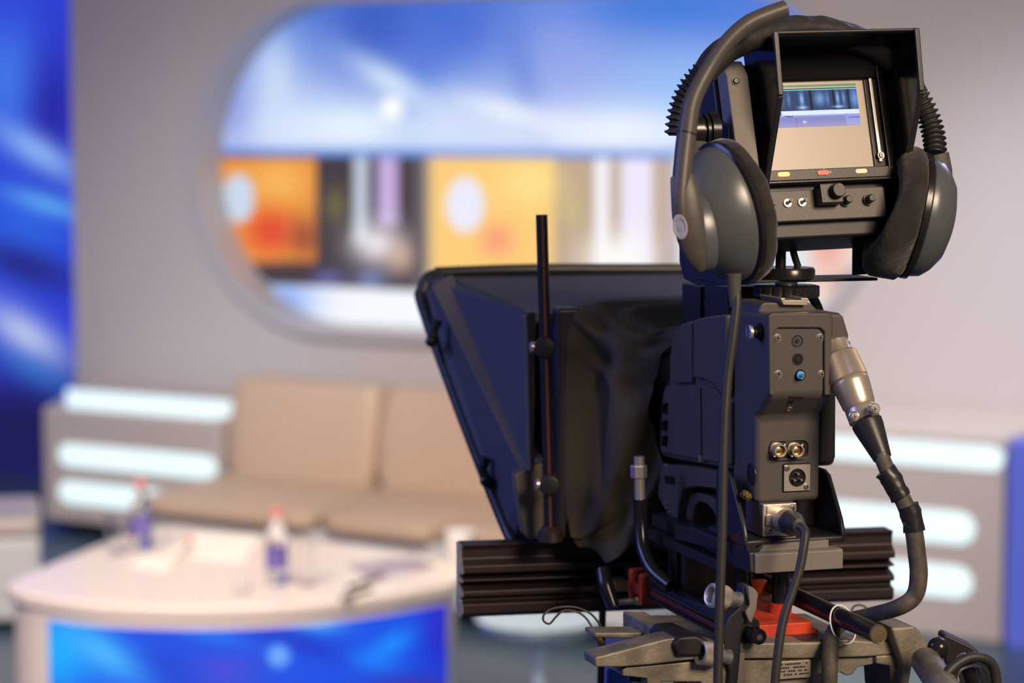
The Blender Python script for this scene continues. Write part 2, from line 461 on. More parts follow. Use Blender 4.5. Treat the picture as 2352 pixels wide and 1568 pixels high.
m = MB(); m.lZ(WF, [(fl[0]+.1, -CFR+.08), (fr_[0]-.1, -CFR+.08), (fr_[0]-.1, -.05), (WX0+.16, -.05)], 0, .07); m.build('plinth', M['satin_black'], cl)
for a in slots_from([(136, 1036, 498, 1082, .10), (136, 1120, 498, 1172, .10)], WF, -CFR):
    m = MB(); m.prism(stadium2(WF, *a, -CFR-.004), WF.ax[1]*.012); m.build('light_slot', M['slot'], cl, smooth=False)
# lit top inlay
m = MB(); q = [WF.Z(205, 892, ztop), WF.Z(515, 915, ztop), WF.Z(512, 955, ztop), WF.Z(190, 925, ztop)]
m.lZ(WF, [(WX0+.16, -.25), (fr_[0]-.07, -.25), (fr_[0]-.07, -CFR+.04), (fl[0]+.10, -CFR+.04)], ztop-.004, ztop+.006); m.build('top_light', M['slot'], cl, bevel=.002)

cr = thing('low_cabinet', 'long low white cabinet with lit slots, right of the beige sofa by the blue panel', 'cabinet', WF.p(3.4, -.4, 0))
rr_ = WF.Y(2308, 1040, -CFR); rl_ = WF.Y(1700, 980, -CFR)
ztr = WF.Y(2308, 1003, -CFR)[2]
m = MB(); m.box(WF, rl_[0], rr_[0], -CFR, -.005, .0, ztr); m.build('body', M['whitelam'], cr, bevel=.015)
for a in slots_from([(1700, 1010, 2306, 1055, .085), (1700, 1165, 2240, 1218, .115), (1700, 1290, 2234, 1336, .115)], WF, -CFR):
    m = MB(); m.prism(stadium2(WF, *a, -CFR-.004), WF.ax[1]*.012); m.build('light_slot', M['slot'], cr, smooth=False)
m = MB(); m.box(WF, rr_[0]+.02, rr_[0]+1.6, -CFR-.02, -.01, 0, ztr-.01)
tag(m.build('blue_plinth', M['bluepanel'], bevel=.01), 'low blue glowing plinth at the right end of the white cabinet', 'plinth')

# ------------------------------------------------------------------ sofa
SZ = .36
sofa = thing('sofa', 'beige leather sofa with pale base, standing between the white cabinets', 'sofa', WF.p(1.6, -.9, 0))
A0 = WF.Z(495, 1078, SZ); A1 = WF.Z(300, 1142, SZ)
sx0 = A0[0]; ymid = A0[1]; yfr = A1[1]
sxm = WF.Z(858, 1112, SZ)[0]
print('sofa', A0, A1, sxm, fr_, rl_)
def cushion(c4, z0, z1, lean=0, puff=.03, n=10):
    """soft block over four floor corners (front left, front right, back right, back left) with rounded, bulging faces"""
    mb = MB(); rings = []
    F0, F1, F2, F3 = [V((a[0], a[1])) for a in c4]
    for i in range(n+1):
        t = i/n; e = (math.sin(PI*t))**.35 if 0 < t < 1 else 0
        k = .05*(1-e); r = []
        for j in range(48):
            a = 2*PI*j/48; c, s_ = math.cos(a), math.sin(a); ex = 2/8
            u = .5+.5*math.copysign(abs(c)**ex, c)*(1-k); v = .5+.5*math.copysign(abs(s_)**ex, s_)*(1-k)*(1+puff*math.sin(PI*t))
            q_ = (F0*(1-u)+F1*u)*(1-v)+(F3*(1-u)+F2*u)*v
            r.append(WF.p(q_.x, q_.y+lean*t, z0+(z1-z0)*t))
        rings.append(r)
    mb.ringloft(rings); return mb
sofx1 = rl_[0]-.05
sx0 = fr_[0]+.012
xf = A1[0]
wd = (sofx1-sx0)
m = MB(); m.lZ(WF, [(xf+.04, yfr+.05), (sofx1, yfr+.05), (sofx1, ymid+.18), (sx0+.03, ymid+.18)], .06, SZ-.07); m.build('base', M['pouf'], sofa, bevel=.02)
m = MB(); m.box(WF, sx0+.02, sofx1, ymid+.20, -.06, .06, .64); m.build('back', M['leather'], sofa, bevel=.03)
xs = [sx0, sxm, sxm+(sofx1-sxm)*.5, sofx1]
xfs = [xf, WF.Z(690, 1193, SZ)[0], xs[2]-.02, sofx1]
for k in range(3):
    g_ = .004
    cushion([(xfs[k]+g_, yfr), (xfs[k+1]-g_, yfr), (xs[k+1]-g_, ymid+.1), (xs[k]+g_, ymid+.1)], SZ-.07, SZ, 0, .0).build('seat_cushion', M['leather'], sofa, angle=60)
    cushion([(xs[k]+g_, ymid-.02), (xs[k+1]-g_, ymid-.02), (xs[k+1]-g_, ymid+.2), (xs[k]+g_, ymid+.2)], SZ-.01, SZ+.38, .06, .10).build('back_cushion', M['leather'], sofa, angle=60)
for xx in (xf+.2, sofx1-.1):
    for yy in (yfr+.12, -.2):
        m = MB(); m.box(WF, xx-.03, xx+.03, yy-.03, yy+.03, 0, .062); m.build('foot', M['chrome'], sofa)

# pouf at the left edge
pf = thing('pouf', 'beige topped pale square pouf at the left edge below the blue wall', 'seat', onz(0, 1400, 0))
pc = onz(92, 1190, .40)
PFm = Frame((pc.x, pc.y, 0), yaw=math.radians(11))
m = MB(); m.box(PFm, -.62, 0, 0, .55, .03, .33); m.build('body', M['pouf'], pf, bevel=.02)
m = MB(); m.box(PFm, -.62, .0, 0, .55, .33, .40); m.build('seat', M['whitelam'], pf, bevel=.03)

# ------------------------------------------------------------------ low desk with a screen front
TZ = .52
desk = thing('desk', 'low white curved studio desk with a glowing blue screen front', 'desk', onz(560, 1500, TZ).xy.to_3d())
front = [(14, 1346), (60, 1363), (190, 1383), (330, 1391), (476, 1393), (620, 1389), (762, 1378), (920, 1357), (1045, 1335)]
back = [(1070, 1318), (1060, 1296), (1024, 1280), (810, 1248), (600, 1228), (476, 1215), (400, 1204), (340, 1212), (228, 1250), (120, 1292), (40, 1326)]
def spl(pix, sub=6):
    P = [onz(a, b, TZ) for a, b in pix]; Q = []
    for i in range(len(P)-1):
        p0, p1, p2, p3 = P[max(i-1, 0)], P[i], P[i+1], P[min(i+2, len(P)-1)]
        for k in range(sub):
            t = k/sub; Q.append(.5*((2*p1)+(p2-p0)*t+(2*p0-5*p1+4*p2-p3)*t*t+(3*p1-p0-3*p2+p3)*t**3))
    Q.append(P[-1]); return Q
FQ = spl(front); BQ = [onz(a, b, TZ) for a, b in back]
m = MB(); m.prism(FQ+BQ, V((0, 0, -.035))); m.build('tabletop', M['tablewhite'], desk, bevel=.008)
cen = sum((p for p in FQ+BQ), V((0, 0, 0)))/len(FQ+BQ)
inner = [p.lerp(cen, .04) for p in FQ+BQ]
m = MB(); m.prism([V((p.x, p.y, 0)) for p in inner], V((0, 0, TZ-.035))); m.build('body', M['tablewhite'], desk, bevel=.006)
def deskart(px, py):
    c = (0, 76, 228)
    c = blob(c, (0, 170, 255), px, py, 120, 1500, 130, 120, 1)
    c = blob(c, (75, 185, 255), px, py, 240, 1500, 130, 45, .9, .55)
    c = blob(c, (0, 60, 205), px, py, 400, 1540, 80, 45, .7, .5)
    c = blob(c, (70, 70, 215), px, py, 520, 1540, 90, 50, .9)
    c = blob(c, (10, 135, 250), px, py, 470, 1450, 110, 22, .7, .25)
    c = blob(c, (90, 185, 255), px, py, 720, 1432, 80, 20, .9, .1)
    c = blob(c, (0, 50, 200), px, py, 700, 1480, 160, 25, .8, .3)
    c = blob(c, (105, 165, 255), px, py, 640, 1506, 26, 26, 1, 0, .4)
    c = blob(c, (0, 145, 255), px, py, 900, 1480, 75, 30, .9, -.5)
    c = blob(c, (0, 130, 255), px, py, 860, 1520, 70, 25, .8, .25)
    c = blob(c, (40, 30, 190), px, py, 1020, 1440, 60, 120, .9)
    c = blob(c, (60, 40, 170), px, py, 950, 1580, 110, 40, .8)
    return c
i0 = min(range(len(inner[:len(FQ)])), key=lambda i: abs(project(inner[i])[0]-118)); i1 = min(range(len(FQ)), key=lambda i: abs(project(inner[i])[0]-1040))
# the screen follows the curve of the desk front
b = bmesh.new(); lay = b.loops.layers.float_color.new('print'); cols = inner[i0:i1+1]
fine = []
for i in range(len(cols)-1):
    for k in range(3): fine.append(cols[i].lerp(cols[i+1], k/3))
fine.append(cols[-1]); nz = 50; zt, zb = TZ-.062, .02
grid = []
for i, p in enumerate(fine):
    t = (fine[min(i+1, len(fine)-1)]-fine[max(i-1, 0)]).normalized(); nrm = V((t.y, -t.x, 0))
    grid.append([b.verts.new(V((p.x, p.y, zt+(zb-zt)*j/nz))+nrm*.006) for j in range(nz+1)])
WORLDd = V(desk.location)
for i in range(len(fine)-1):
    for j in range(nz):
        f = b.faces.new([grid[i][j], grid[i+1][j], grid[i+1][j+1], grid[i][j+1]])
        for l in f.loops: l[lay] = (*lin(deskart(*project(l.vert.co))), 1)
for v in b.verts: v.co -= WORLDd
me = bpy.data.meshes.new('screen'); b.to_mesh(me); b.free(); me.materials.append(mat_art('desk_screen_print', 1.0))
o = bpy.data.objects.new('screen', me); COL.objects.link(o); o.parent = desk

def bottle(px, py, label, hh=.21):
    c = onz(px, py, TZ); b_ = thing('water_bottle', label, 'bottle', c, 'water bottles on the desk')
    r = .031
    m = MB(); m.lathe(c, (0, 0, 1), [(.0, r*.8), (.004, r), (.06, r), (.07, r*.94), (.12, r*.94), (.135, r), (.15, r*.8), (.172, r*.45), (.182, r*.38), (.195, r*.38)], 28)
    m.build('bottle_body', M['water'], b_, angle=60)
    m = MB(); m.lathe(c, (0, 0, 1), [(.045, r*1.02), (.045, r*1.035), (.105, r*1.035), (.105, r*1.02)], 28, cap=False); m.build('label', M['label_blue'], b_)
    m = MB(); m.lathe(c+V((0, 0, .19)), (0, 0, 1), [(0, r*.5), (.002, r*.52), (.02, r*.5), (.022, r*.4)], 20); m.build('cap', M['pinkcap'], b_)
bottle(325, 1262, 'clear water bottle with pink cap by the glass at the back left of the desk')
bottle(636, 1340, 'clear water bottle with pink cap near the front middle of the desk')
def tumbler(px, py, label, h=.10, r=.03):
    c = onz(px, py, TZ); m = MB()
    m.lathe(c, (0, 0, 1), [(0, r*.75), (h, r), (h, r*.94), (.008, r*.7)], 28)
    tag(m.build('drinking_glass', M['glass'], angle=50), label, 'glass', 'glasses on the desk')
tumbler(268, 1270, 'clear drinking glass beside the back left water bottle', .12)
tumbler(700, 1345, 'clear drinking glass beside the front water bottle', .13, .032)
tumbler(556, 1362, 'small clear glass left of the front water bottle', .055, .026)
def sheet(name, pix, z, mt, label, cat, th=.003, group=None):
    m = MB(); m.prism([onz(a, b, z) for a, b in pix], V((0, 0, th))); tag(m.build(name, mt), label, cat, group)
sheet('paper_sheet', [(455, 1222), (600, 1232), (560, 1290), (380, 1275)], TZ, M['paper'], 'white paper sheets spread behind the middle of the desk', 'paper')
sheet('paper_sheet', [(330, 1275), (420, 1285), (380, 1310), (300, 1300)], TZ, M['paper'], 'small white paper lying before the back left bottle', 'paper')
sheet('magazine', [(800, 1300), (940, 1285), (1000, 1300), (860, 1335)], TZ, M['magazine'], 'mauve magazine lying on the right of the desk', 'magazine', .006)
for (a, b_, c_, d_, l) in [(800, 1350, 880, 1318, 'dark pen on the right of the desk, the upper of two'), (785, 1375, 850, 1352, 'dark pen on the right of the desk, the lower by the edge')]:
    m = MB(); p, q_ = onz(a, b_, TZ+.006), onz(c_, d_, TZ+.006); m.cyl(p, q_, .006, 12)
    pn = m.build('pen', M['rubber']); tag(pn, l, 'pen', 'pens on the desk')
    m = MB(); m.cyl(q_, q_+(q_-p).normalized()*.012, .004, 12); m.build('cap', M['steel'], pn)
mic = thing('microphone', 'small tabletop microphone with orange tip behind the paper sheets', 'microphone', onz(400, 1290, TZ))
m = MB(); m.tube([onz(400, 1290, TZ+.006), onz(425, 1262, TZ+.012), onz(440, 1238, TZ+.03), onz(436, 1238, TZ+.05)], .004, 10); m.build('stem', M['nickel'], mic)
m = MB(); m.ball(onz(436, 1238, TZ+.055), .012); m.build('tip', M['pinkcap'], mic)
cup = thing('cup', 'white round cup at the back right corner of the desk', 'cup', onz(1040, 1292, TZ))
c = onz(1030, 1296, TZ)
c = onz(1005, 1290, TZ)
c = onz(1058, 1300, TZ)
m = MB(); m.lathe(c, (0, 0, 1), [(0, .032), (.004, .036), (.095, .044), (.095, .040), (.01, .031)], 30); m.build('cup_body', M['whiteplastic'], cup, angle=50)
m = MB(); m.lathe(c, (0, 0, 1), [(.095, .045), (.103, .045), (.105, .036)], 30); m.build('lid', M['whiteplastic'], cup)

# stool beyond the prompter bar
st = thing('bar_stool', 'pale blue round pedestal stool beside the desk', 'stool', at(1250, 1400, 6.1).xy.to_3d())
c = at(1240, 1440, 6.1)
sc_ = V((c.x, c.y, 0))
m = MB(); m.lathe(sc_+V((0, 0, c.z-.03)), (0, 0, 1), [(0, .05), (.008, .10), (.03, .15), (.055, .165), (.06, .155)], 36); m.build('seat', M['stoolblue'], st, angle=60)
m = MB(); m.cyl(sc_+V((0, 0, .02)), sc_+V((0, 0, c.z-.03)), .017, 20); m.build('stem', M['stoolblue'], st)
m = MB(); m.lathe(sc_, (0, 0, 1), [(0, .19), (.012, .19), (.03, .03)], 36); m.build('base', M['chrome'], st)


# ------------------------------------------------------------------ camera rig in front
RY = math.radians(17.5)
R = Frame(at(1810, 1000, 2.30), yaw=RY)              # y = 0 is the rear face of the camera adapter
RA, RR, UP = R.ax[1], R.ax[0], V((0, 0, 1))
def Yp(px, py, y): return R.q(R.Y(px, py, y))
def zy(px, py, y): return R.Y(px, py, y)[2]
def xy(px, py, y): return R.Y(px, py, y)[0]
def rrect(f, x0, x1, z0, z1, y, r, n=5):
    P = []
    for cx, cz, a0 in ((x1-r, z1-r, 0), (x0+r, z1-r, 90), (x0+r, z0+r, 180), (x1-r, z0+r, 270)):
        for i in range(n+1):
            a = math.radians(a0+90*i/n); P.append(f.p(cx+r*math.cos(a), y, cz+r*math.sin(a)))
    return P
def screw(f, pos, axis, r, mt, parent, name='screw', h=.0015, up=(0, 0, 1)):
    """pan head screw with a cross slot"""
    axis = V(axis).normalized(); m = MB()
    m.lathe(pos, axis, [(0, r*1.25), (h*.4, r*1.25), (h*.4, r), (h, r*.95), (h*1.4, r*.7)], 20)
    o = m.build(name, mt, parent)
    e1 = V(up).cross(axis).normalized(); e2 = axis.cross(e1)
    c = V(pos)+axis*(h*1.2); m = MB()
    for a, b in ((e1, e2), (e2, e1)):
        m.prism([c+a*r*.6+b*r*.12, c+a*r*.6-b*r*.12, c-a*r*.6-b*r*.12, c-a*r*.6+b*r*.12], axis*(h*.35))
    m.build('cross_slot', M['gloss_black'], o)
    return o

# ---- video camera
vc = thing('video_camera', 'charcoal broadcast video camera on the pan head, seen from behind', 'camera', Yp(1800, 1240, .1))
x_l = R.Y(1682, 900, .05)[0]; x_r = R.Y(1921, 900, .05)[0]
m = MB()
side = [(1682, 724), (1650, 725), (1612, 729), (1575, 741), (1552, 756), (1541, 780), (1536, 815), (1535, 878), (1524, 884), (1516, 930), (1509, 1000), (1506, 1046), (1560, 1059), (1682, 1080)]
m.pX(R, side, x_l, x_r); m.build('main_housing', M['body'], vc, bevel=.006, seg=4)
# side covers standing a few millimetres proud
m = MB(); m.pX(R, [(1587, 736), (1563, 744), (1549, 760), (1542, 785), (1538, 830), (1539, 872), (1548, 881), (1587, 880)], x_l-.005, x_l+.002); m.build('side_cover', M['body'], vc, bevel=.003)
m = MB(); m.pX(R, [(1668, 722), (1640, 724), (1610, 729), (1591, 735), (1590, 868), (1612, 870), (1640, 884), (1662, 912), (1668, 905)], x_l-.007, x_l+.002); m.build('side_cover', M['body'], vc, bevel=.003)
m = MB(); m.pX(R, [(1678, 925), (1662, 918), (1640, 892), (1615, 884), (1545, 885), (1530, 890), (1520, 960), (1515, 1030), (1522, 1040), (1600, 1055), (1678, 1068)], x_l-.003, x_l+.002); m.build('side_door', M['body'], vc, bevel=.002)
m = MB(); m.pX(R, [(1608, 890), (1610, 890), (1612, 1056), (1610, 1056)], x_l-.0036, x_l-.002); m.build('door_seam', M['gloss_black'], vc)
m = MB(); m.pX(R, [(1604, 1046), (1608, 1045), (1609, 1060), (1605, 1060)], x_l-.006, x_l); m.build('door_latch', M['nickel'], vc)
# buttons at the front edge of the left side
for yy in (925, 965, 1000):
    m = MB(); m.pX(R, [(1519, yy), (1524, yy), (1522, yy+24), (1517, yy+24)], x_l-.008, x_l); m.build('side_button', M['gloss_black'], vc, bevel=.001)
# lens stub at the front, inside the cloth
cx_, cz_ = (x_l+x_r)/2, R.X(1530, 900, (x_l+x_r)/2)[2]
m = MB(); m.lathe(R.p(cx_, .235, cz_), RA, [(0, .052), (.02, .055), (.05, .055), (.055, .045), (.10, .045), (.105, .05), (.14, .05)], 40); m.build('lens', M['satin_black'], vc)
# top handle stub and hot shoe block
m = MB(); m.pX(R, [(1668, 722), (1620, 718), (1612, 690), (1650, 684), (1690, 688), (1700, 722)], x_l+.02, x_l+.06); m.build('top_handle_base', M['body'], vc, bevel=.004)
# rear adapter: stepped block
zt, zc, zs, zb = zy(1840, 719, -.035), zy(1840, 909, -.035), zy(1815, 955, -.007), zy(1815, 1153, -.007)
ax0, ax1 = xy(1766, 820, -.035), xy(1910, 820, -.035)
lx0, lx1 = xy(1741, 1050, -.007), xy(1885, 1050, -.007)
m = MB(); m.lX(R, [(-.035, zt), (-.035, zc), (-.007, zs), (-.007, zb), (.052, zb), (.052, zt)], min(ax0, lx0), max(ax1, lx1))
m.build('rear_adapter', M['body'], vc, bevel=.006, seg=4)
# rim around the recessed panel
U = [(1768, 908), (1766, 726), (1774, 719), (1902, 719), (1911, 727), (1912, 908), (1894, 908), (1894, 762), (1884, 753), (1788, 753), (1779, 762), (1780, 908)]
m = MB(); m.pY(R, U, -.0385, -.034); m.build('panel_rim', M['body'], vc, bevel=.0015)
m = MB(); m.pY(R, [(1815, 909), (1852, 909), (1850, 912), (1815, 912)], -.0352, -.034); m.build('panel_notch', M['body_dark'], vc)
nv = -RA
for a, b in ((1785, 776), (1883, 775), (1787, 859), (1886, 859)):
    screw(R, Yp(a, b, -.035), nv, .0034, M['steel'], vc)
for a, b in ((1831, 783), (1832, 825)):
    m = MB(); m.lathe(Yp(a, b, -.0348), nv, [(0, .0058), (.0006, .0058), (.0006, .005), (.0002, .0045), (.0002, .002), (.0014, .0018)], 28); m.build('rubber_plug', M['body_dark'], vc)
m = MB(); m.lathe(Yp(1838, 861, -.035), nv, [(0, .0055), (.001, .0052), (.001, .0042), (.0035, .004)], 24); led = m.build('toggle_socket', M['gloss_black'], vc)
m = MB(); m.lathe(Yp(1838, 861, -.0385), nv, [(0, .0038), (.002, .0038), (.002, .0028)], 24); m.build('blue_ring', M['blue_led'], led)
m = MB(); m.lathe(Yp(1838, 861, -.0395), nv, [(0, .0018), (.006, .002), (.007, .0012)], 16); m.build('toggle', M['steel'], led)
for a, b, mt in ((1816, 923, 'gloss_black'), (1813, 939, 'steel')):
    m = MB(); y_ = -.035+.028*(b-909)/46; P = Yp(a, b, y_-.0005); n_ = (nv*.55-UP*.8).normalized()
    m.lathe(P-n_*.001, n_, [(0, .0032), (.0016, .0032), (.0016, .002), (.0004, .0018)], 20); m.build('small_jack', M[mt], vc)
# BNC pair in its recess
zf = -.007
m = MB(); m.prism(rrect(R, xy(1768, 1030, zf), xy(1856, 1030, zf), zy(1810, 1053, zf), zy(1810, 1009, zf), zf-.0012, .006), RA*.002)
m.build('bnc_recess', M['body_dark'], vc, bevel=.0005)
m = MB(); o_ = rrect(R, xy(1766, 1030, zf), xy(1858, 1030, zf), zy(1810, 1055, zf), zy(1810, 1007, zf), zf-.003, .008); i_ = rrect(R, xy(1770, 1030, zf), xy(1854, 1030, zf), zy(1810, 1051, zf), zy(1810, 1011, zf), zf-.003, .006)
m.ringloft([o_, i_, [p+RA*.003 for p in i_], [p+RA*.003 for p in o_]], closed=True); m.build('recess_lip', M['body'], vc)
for a in (1786, 1826):
    P = Yp(a-3, 1032, zf-.001)
    m = MB(); m.lathe(P, nv, [(0, .0073), (.002, .0073), (.002, .0065), (.003, .0062), (.011, .0062), (.011, .005), (.004, .0048)], 28); bn = m.build('bnc_socket', M['nickel'], vc)
    m = MB(); m.lathe(P+nv*.003, nv, [(0, .0042), (.004, .0042), (.0045, .003)], 20); m.build('contact', M['gold'], bn)
    m = MB(); 
    for s_ in (-1, 1): m.cyl(P+nv*.008+(UP*.7+RR*.7)*s_*.005, P+nv*.008+(UP*.7+RR*.7)*s_*.0082, .0011, 10)
    m.build('lugs', M['nickel'], bn)
# XLR flange
X0, X1, Z0, Z1 = xy(1799, 1096, zf), xy(1859, 1096, zf), zy(1829, 1126, zf), zy(1829, 1066, zf)
m = MB(); m.prism(rrect(R, X0-.0012, X1+.0012, Z0-.0012, Z1+.0012, zf-.0006, .002), RA*.001); m.build('xlr_gap', M['gloss_black'], vc)
Pc = R.p((X0+X1)/2, zf-.002, (Z0+Z1)/2)
def ring_plate(f, x0, x1, z0, z1, cx, cz, r, y, th):
    mb = MB(); n = 40; sq = []; ci = []
    for i in range(n):
        a = 2*PI*i/n+.001; c, s_ = math.cos(a), math.sin(a); k = 1/max(abs(c), abs(s_))
        sq.append(f.p(min(x1, max(x0, cx+c*k*(x1-x0)/2)), y, min(z1, max(z0, cz+s_*k*(z1-z0)/2)))); ci.append(f.p(cx+c*r, y, cz+s_*r))
    mb.ringloft([sq, ci, [p+f.ax[1]*th for p in ci], [p+f.ax[1]*th for p in sq]], closed=True); return mb
xl = ring_plate(R, X0, X1, Z0, Z1, (X0+X1)/2, (Z0+Z1)/2, .0088, zf-.0022, .002).build('xlr_socket', M['alu'], vc, angle=25, label='silver square socket')
m = MB(); m.lathe(R.p((X0+X1)/2, zf-.002, (Z0+Z1)/2), RA, [(0, .0088), (.0012, .0086), (.0012, .001)], 32, cap=False); m.build('cup', M['gloss_black'], xl)
for a in (90, 210, 330):
    m = MB(); c = R.p((X0+X1)/2+.004*math.cos(math.radians(a)), zf-.001, (Z0+Z1)/2+.004*math.sin(math.radians(a))); m.cyl(c, c-RA*.004, .0012, 10); m.build('pin', M['steel'], xl)
screw(R, Yp(1808, 1075, zf-.0022), nv, .0024, M['steel'], xl); screw(R, Yp(1852, 1117, zf-.0022), nv, .0024, M['steel'], xl)
# thumb screw on the left of the adapter
Pt = Yp(1750, 762, -.015)
m = MB(); m.lathe(Pt, -RR, [(0, .0085), (.003, .0085), (.003, .007), (.005, .007), (.005, .004), (.011, .004)], 28); ts = m.build('thumb_screw', M['satin_black'], vc)
m = MB(); m.lathe(Pt-RR*.011, -RR, [(0, .0068), (.0025, .0068), (.0032, .006)], 28); m.build('screw_head', M['alu'], ts)
m = MB(); c = Pt-RR*.0142; m.prism([c+UP*.006+RA*.0006, c+UP*.006-RA*.0006, c-UP*.006-RA*.0006, c-UP*.006+RA*.0006], -RR*.0003); m.build('slot', M['gloss_black'], ts)
for a, b, mt in ((1713, 1134, 'gold'), (1719, 1139, 'gold')):
    screw(R, Yp(a, b, -.008), (-RR*.7-RA*.5), .0032, M[mt], vc, 'terminal_screw', .005)
m = MB(); m.lathe(R.q(R.X(1727, 1088, min(ax0, lx0)-.0002)), -RR, [(0, .0105), (.001, .0105), (.001, .009), (.0003, .0088)], 28); m.build('side_cap', M['body_dark'], vc)
# right hand shoulder with the cable gland
m = MB(); m.pY(R, [(1890, 716), (1930, 719), (1939, 727), (1951, 768), (1952, 782), (1916, 796), (1890, 798)], .0, .09); m.build('gland_housing', M['body'], vc, bevel=.004)
m = MB(); m.pY(R, [(1914, 797), (1948, 782), (1952, 786), (1949, 796), (1938, 812), (1914, 822)], -.012, .03); gl = m.build('gland_bracket', M['nickel'], vc, bevel=.0015)
screw(R, Yp(1945, 790, -.012), nv, .0028, M['gloss_black'], gl)
# lower right body bulge
m = MB(); m.pY(R, [(1880, 880), (1922, 880), (1921, 1050), (1913, 1066), (1880, 1070)], .012, .06); m.build('battery_side', M['body_dark'], vc, bevel=.004)
# silver connector box below the adapter
m = MB(); m.box(R, xy(1752, 1190, -.012), xy(1830, 1190, -.012), -.012, .03, zy(1790, 1232, -.012), zy(1790, 1156, -.012)); cb = m.build('connector_box', M['alu'], vc, bevel=.0012, label='silver connector box')
m = MB(); m.prism(rrect(R, xy(1761, 1190, -.013), xy(1827, 1190, -.013), zy(1790, 1229, -.013), zy(1790, 1160, -.013), -.0135, .003), RA*.0016); m.build('flange', M['nickel'], cb, bevel=.0004)
m = MB(); m.prism(rrect(R, xy(1760, 1198, -.015), xy(1775, 1198, -.015), zy(1767, 1208, -.015), zy(1767, 1182, -.015), -.0155, .002), RA*.002); m.build('release_tab', M['steel'], cb, bevel=.0004)
for a, b in ((1768, 1218), (1820, 1167)): screw(R, Yp(a, b, -.0135), nv, .0034, M['steel'], cb)
# tray
tx0, tx1 = xy(1707, 1240, -.02), xy(1941, 1235, -.02)
tz0, tz1 = zy(1800, 1252, -.02), zy(1800, 1235, -.02)
tt = zy(1690, 1078, .045)
m = MB(); m.box(R, tx0, tx1, -.022, .07, tz0, tz1); m.build('tray_floor', M['body_dark'], vc, bevel=.003)
for a, b, nm in ((tx0, tx0+.005, 'tray_side'), (tx1-.005, tx1, 'tray_side')):
    m = MB(); m.lX(R, [(-.022, tz0+.002), (-.022, tz1+.004), (-.016, tz1+.016), (.012, tt-.004), (.022, tt), (.05, tt), (.05, tz0+.002)], a, b); m.build(nm, M['body_dark'], vc, bevel=.0022)
m = MB(); m.box(R, xy(1835, 1150, .03), tx1-.006, .035, .06, tz1, tt-.006); m.build('tray_divider', M['body_dark'], vc, bevel=.002)
# front-left lower body with switches and the shoulder arch
xs_ = x_l-.002
m = MB(); m.pX(R, [(1488, 1088), (1503, 1070), (1540, 1066), (1600, 1072), (1672, 1086), (1672, 1128), (1600, 1118), (1566, 1124), (1556, 1160), (1554, 1192), (1540, 1194), (1520, 1160), (1495, 1108)], xs_, xs_+.07); m.build('lower_body', M['body'], vc, bevel=.003)
m = MB(); m.pX(R, [(1526, 1092), (1548, 1094), (1548, 1112), (1528, 1110)], xs_-.001, xs_+.004); m.build('side_socket', M['gloss_black'], vc)
for a, b in ((1514, 1072), (1526, 1072), (1534, 1074)):
    m = MB(); c = R.q(R.X(a, b, xs_+.004)); m.lathe(c, UP, [(0, .003), (.004, .0026)], 14); m.build('small_switch', M['steel'], vc)
for a, b in ((1533, 1154), (1534, 1166), (1541, 1176)):
    m = MB(); c = R.q(R.X(a, b, xs_)); m.lathe(c, -RR, [(0, .0022), (.003, .0018)], 14); m.build('small_switch', M['steel'], vc)
arch_o = [(1660, 1235), (1572, 1200), (1574, 1160), (1580, 1136), (1600, 1130), (1630, 1138), (1655, 1160), (1672, 1200), (1676, 1235)]
arch_i = [(1590, 1205), (1592, 1170), (1598, 1152), (1614, 1150), (1632, 1162), (1648, 1190), (1656, 1230)]
m = MB(); 
O_ = [(1572, 1200), (1574, 1160), (1580, 1136), (1600, 1130), (1630, 1138), (1655, 1160), (1672, 1200), (1676, 1236)]
I_ = [(1656, 1230), (1650, 1200), (1636, 1172), (1620, 1156), (1604, 1152), (1594, 1164), (1590, 1190), (1590, 1206)]
m.pX(R, O_+I_, xs_+.01, xs_+.08); m.build('shoulder_arch', M['body'], vc, bevel=.002)
# rosette and dark base under arch
m = MB(); m.pX(R, [(1548, 1208), (1600, 1212), (1676, 1240), (1676, 1262), (1548, 1236)], xs_+.004, xs_+.10); m.build('wedge_foot', M['body_dark'], vc, bevel=.002)

# ---- knurled locking ring, shoe block (belongs to the camera top)
m = MB(); m.pY(R, [(1742, 720), (1748, 700), (1757, 694), (1862, 695), (1885, 719)], -.005, .05); sb_ = m.build('shoe_block', M['body'], vc, bevel=.002)
m = MB(); m.pY(R, [(1800, 700), (1793, 686), (1797, 684), (1804, 684), (1804, 689), (1840, 689), (1840, 684), (1856, 684), (1858, 690), (1854, 701)], -.012, .04); m.build('hot_shoe', M['nickel'], sb_, bevel=.0006)

# ---- viewfinder
D_vf = 2.285
VR = Frame(at(1755, 415, D_vf), yaw=RY, pitch=math.radians(-14.5), roll=0)
VR = Frame(at(1755, 415, D_vf), yaw=RY, pitch=math.radians(-14.5), roll=math.radians(-1.9))
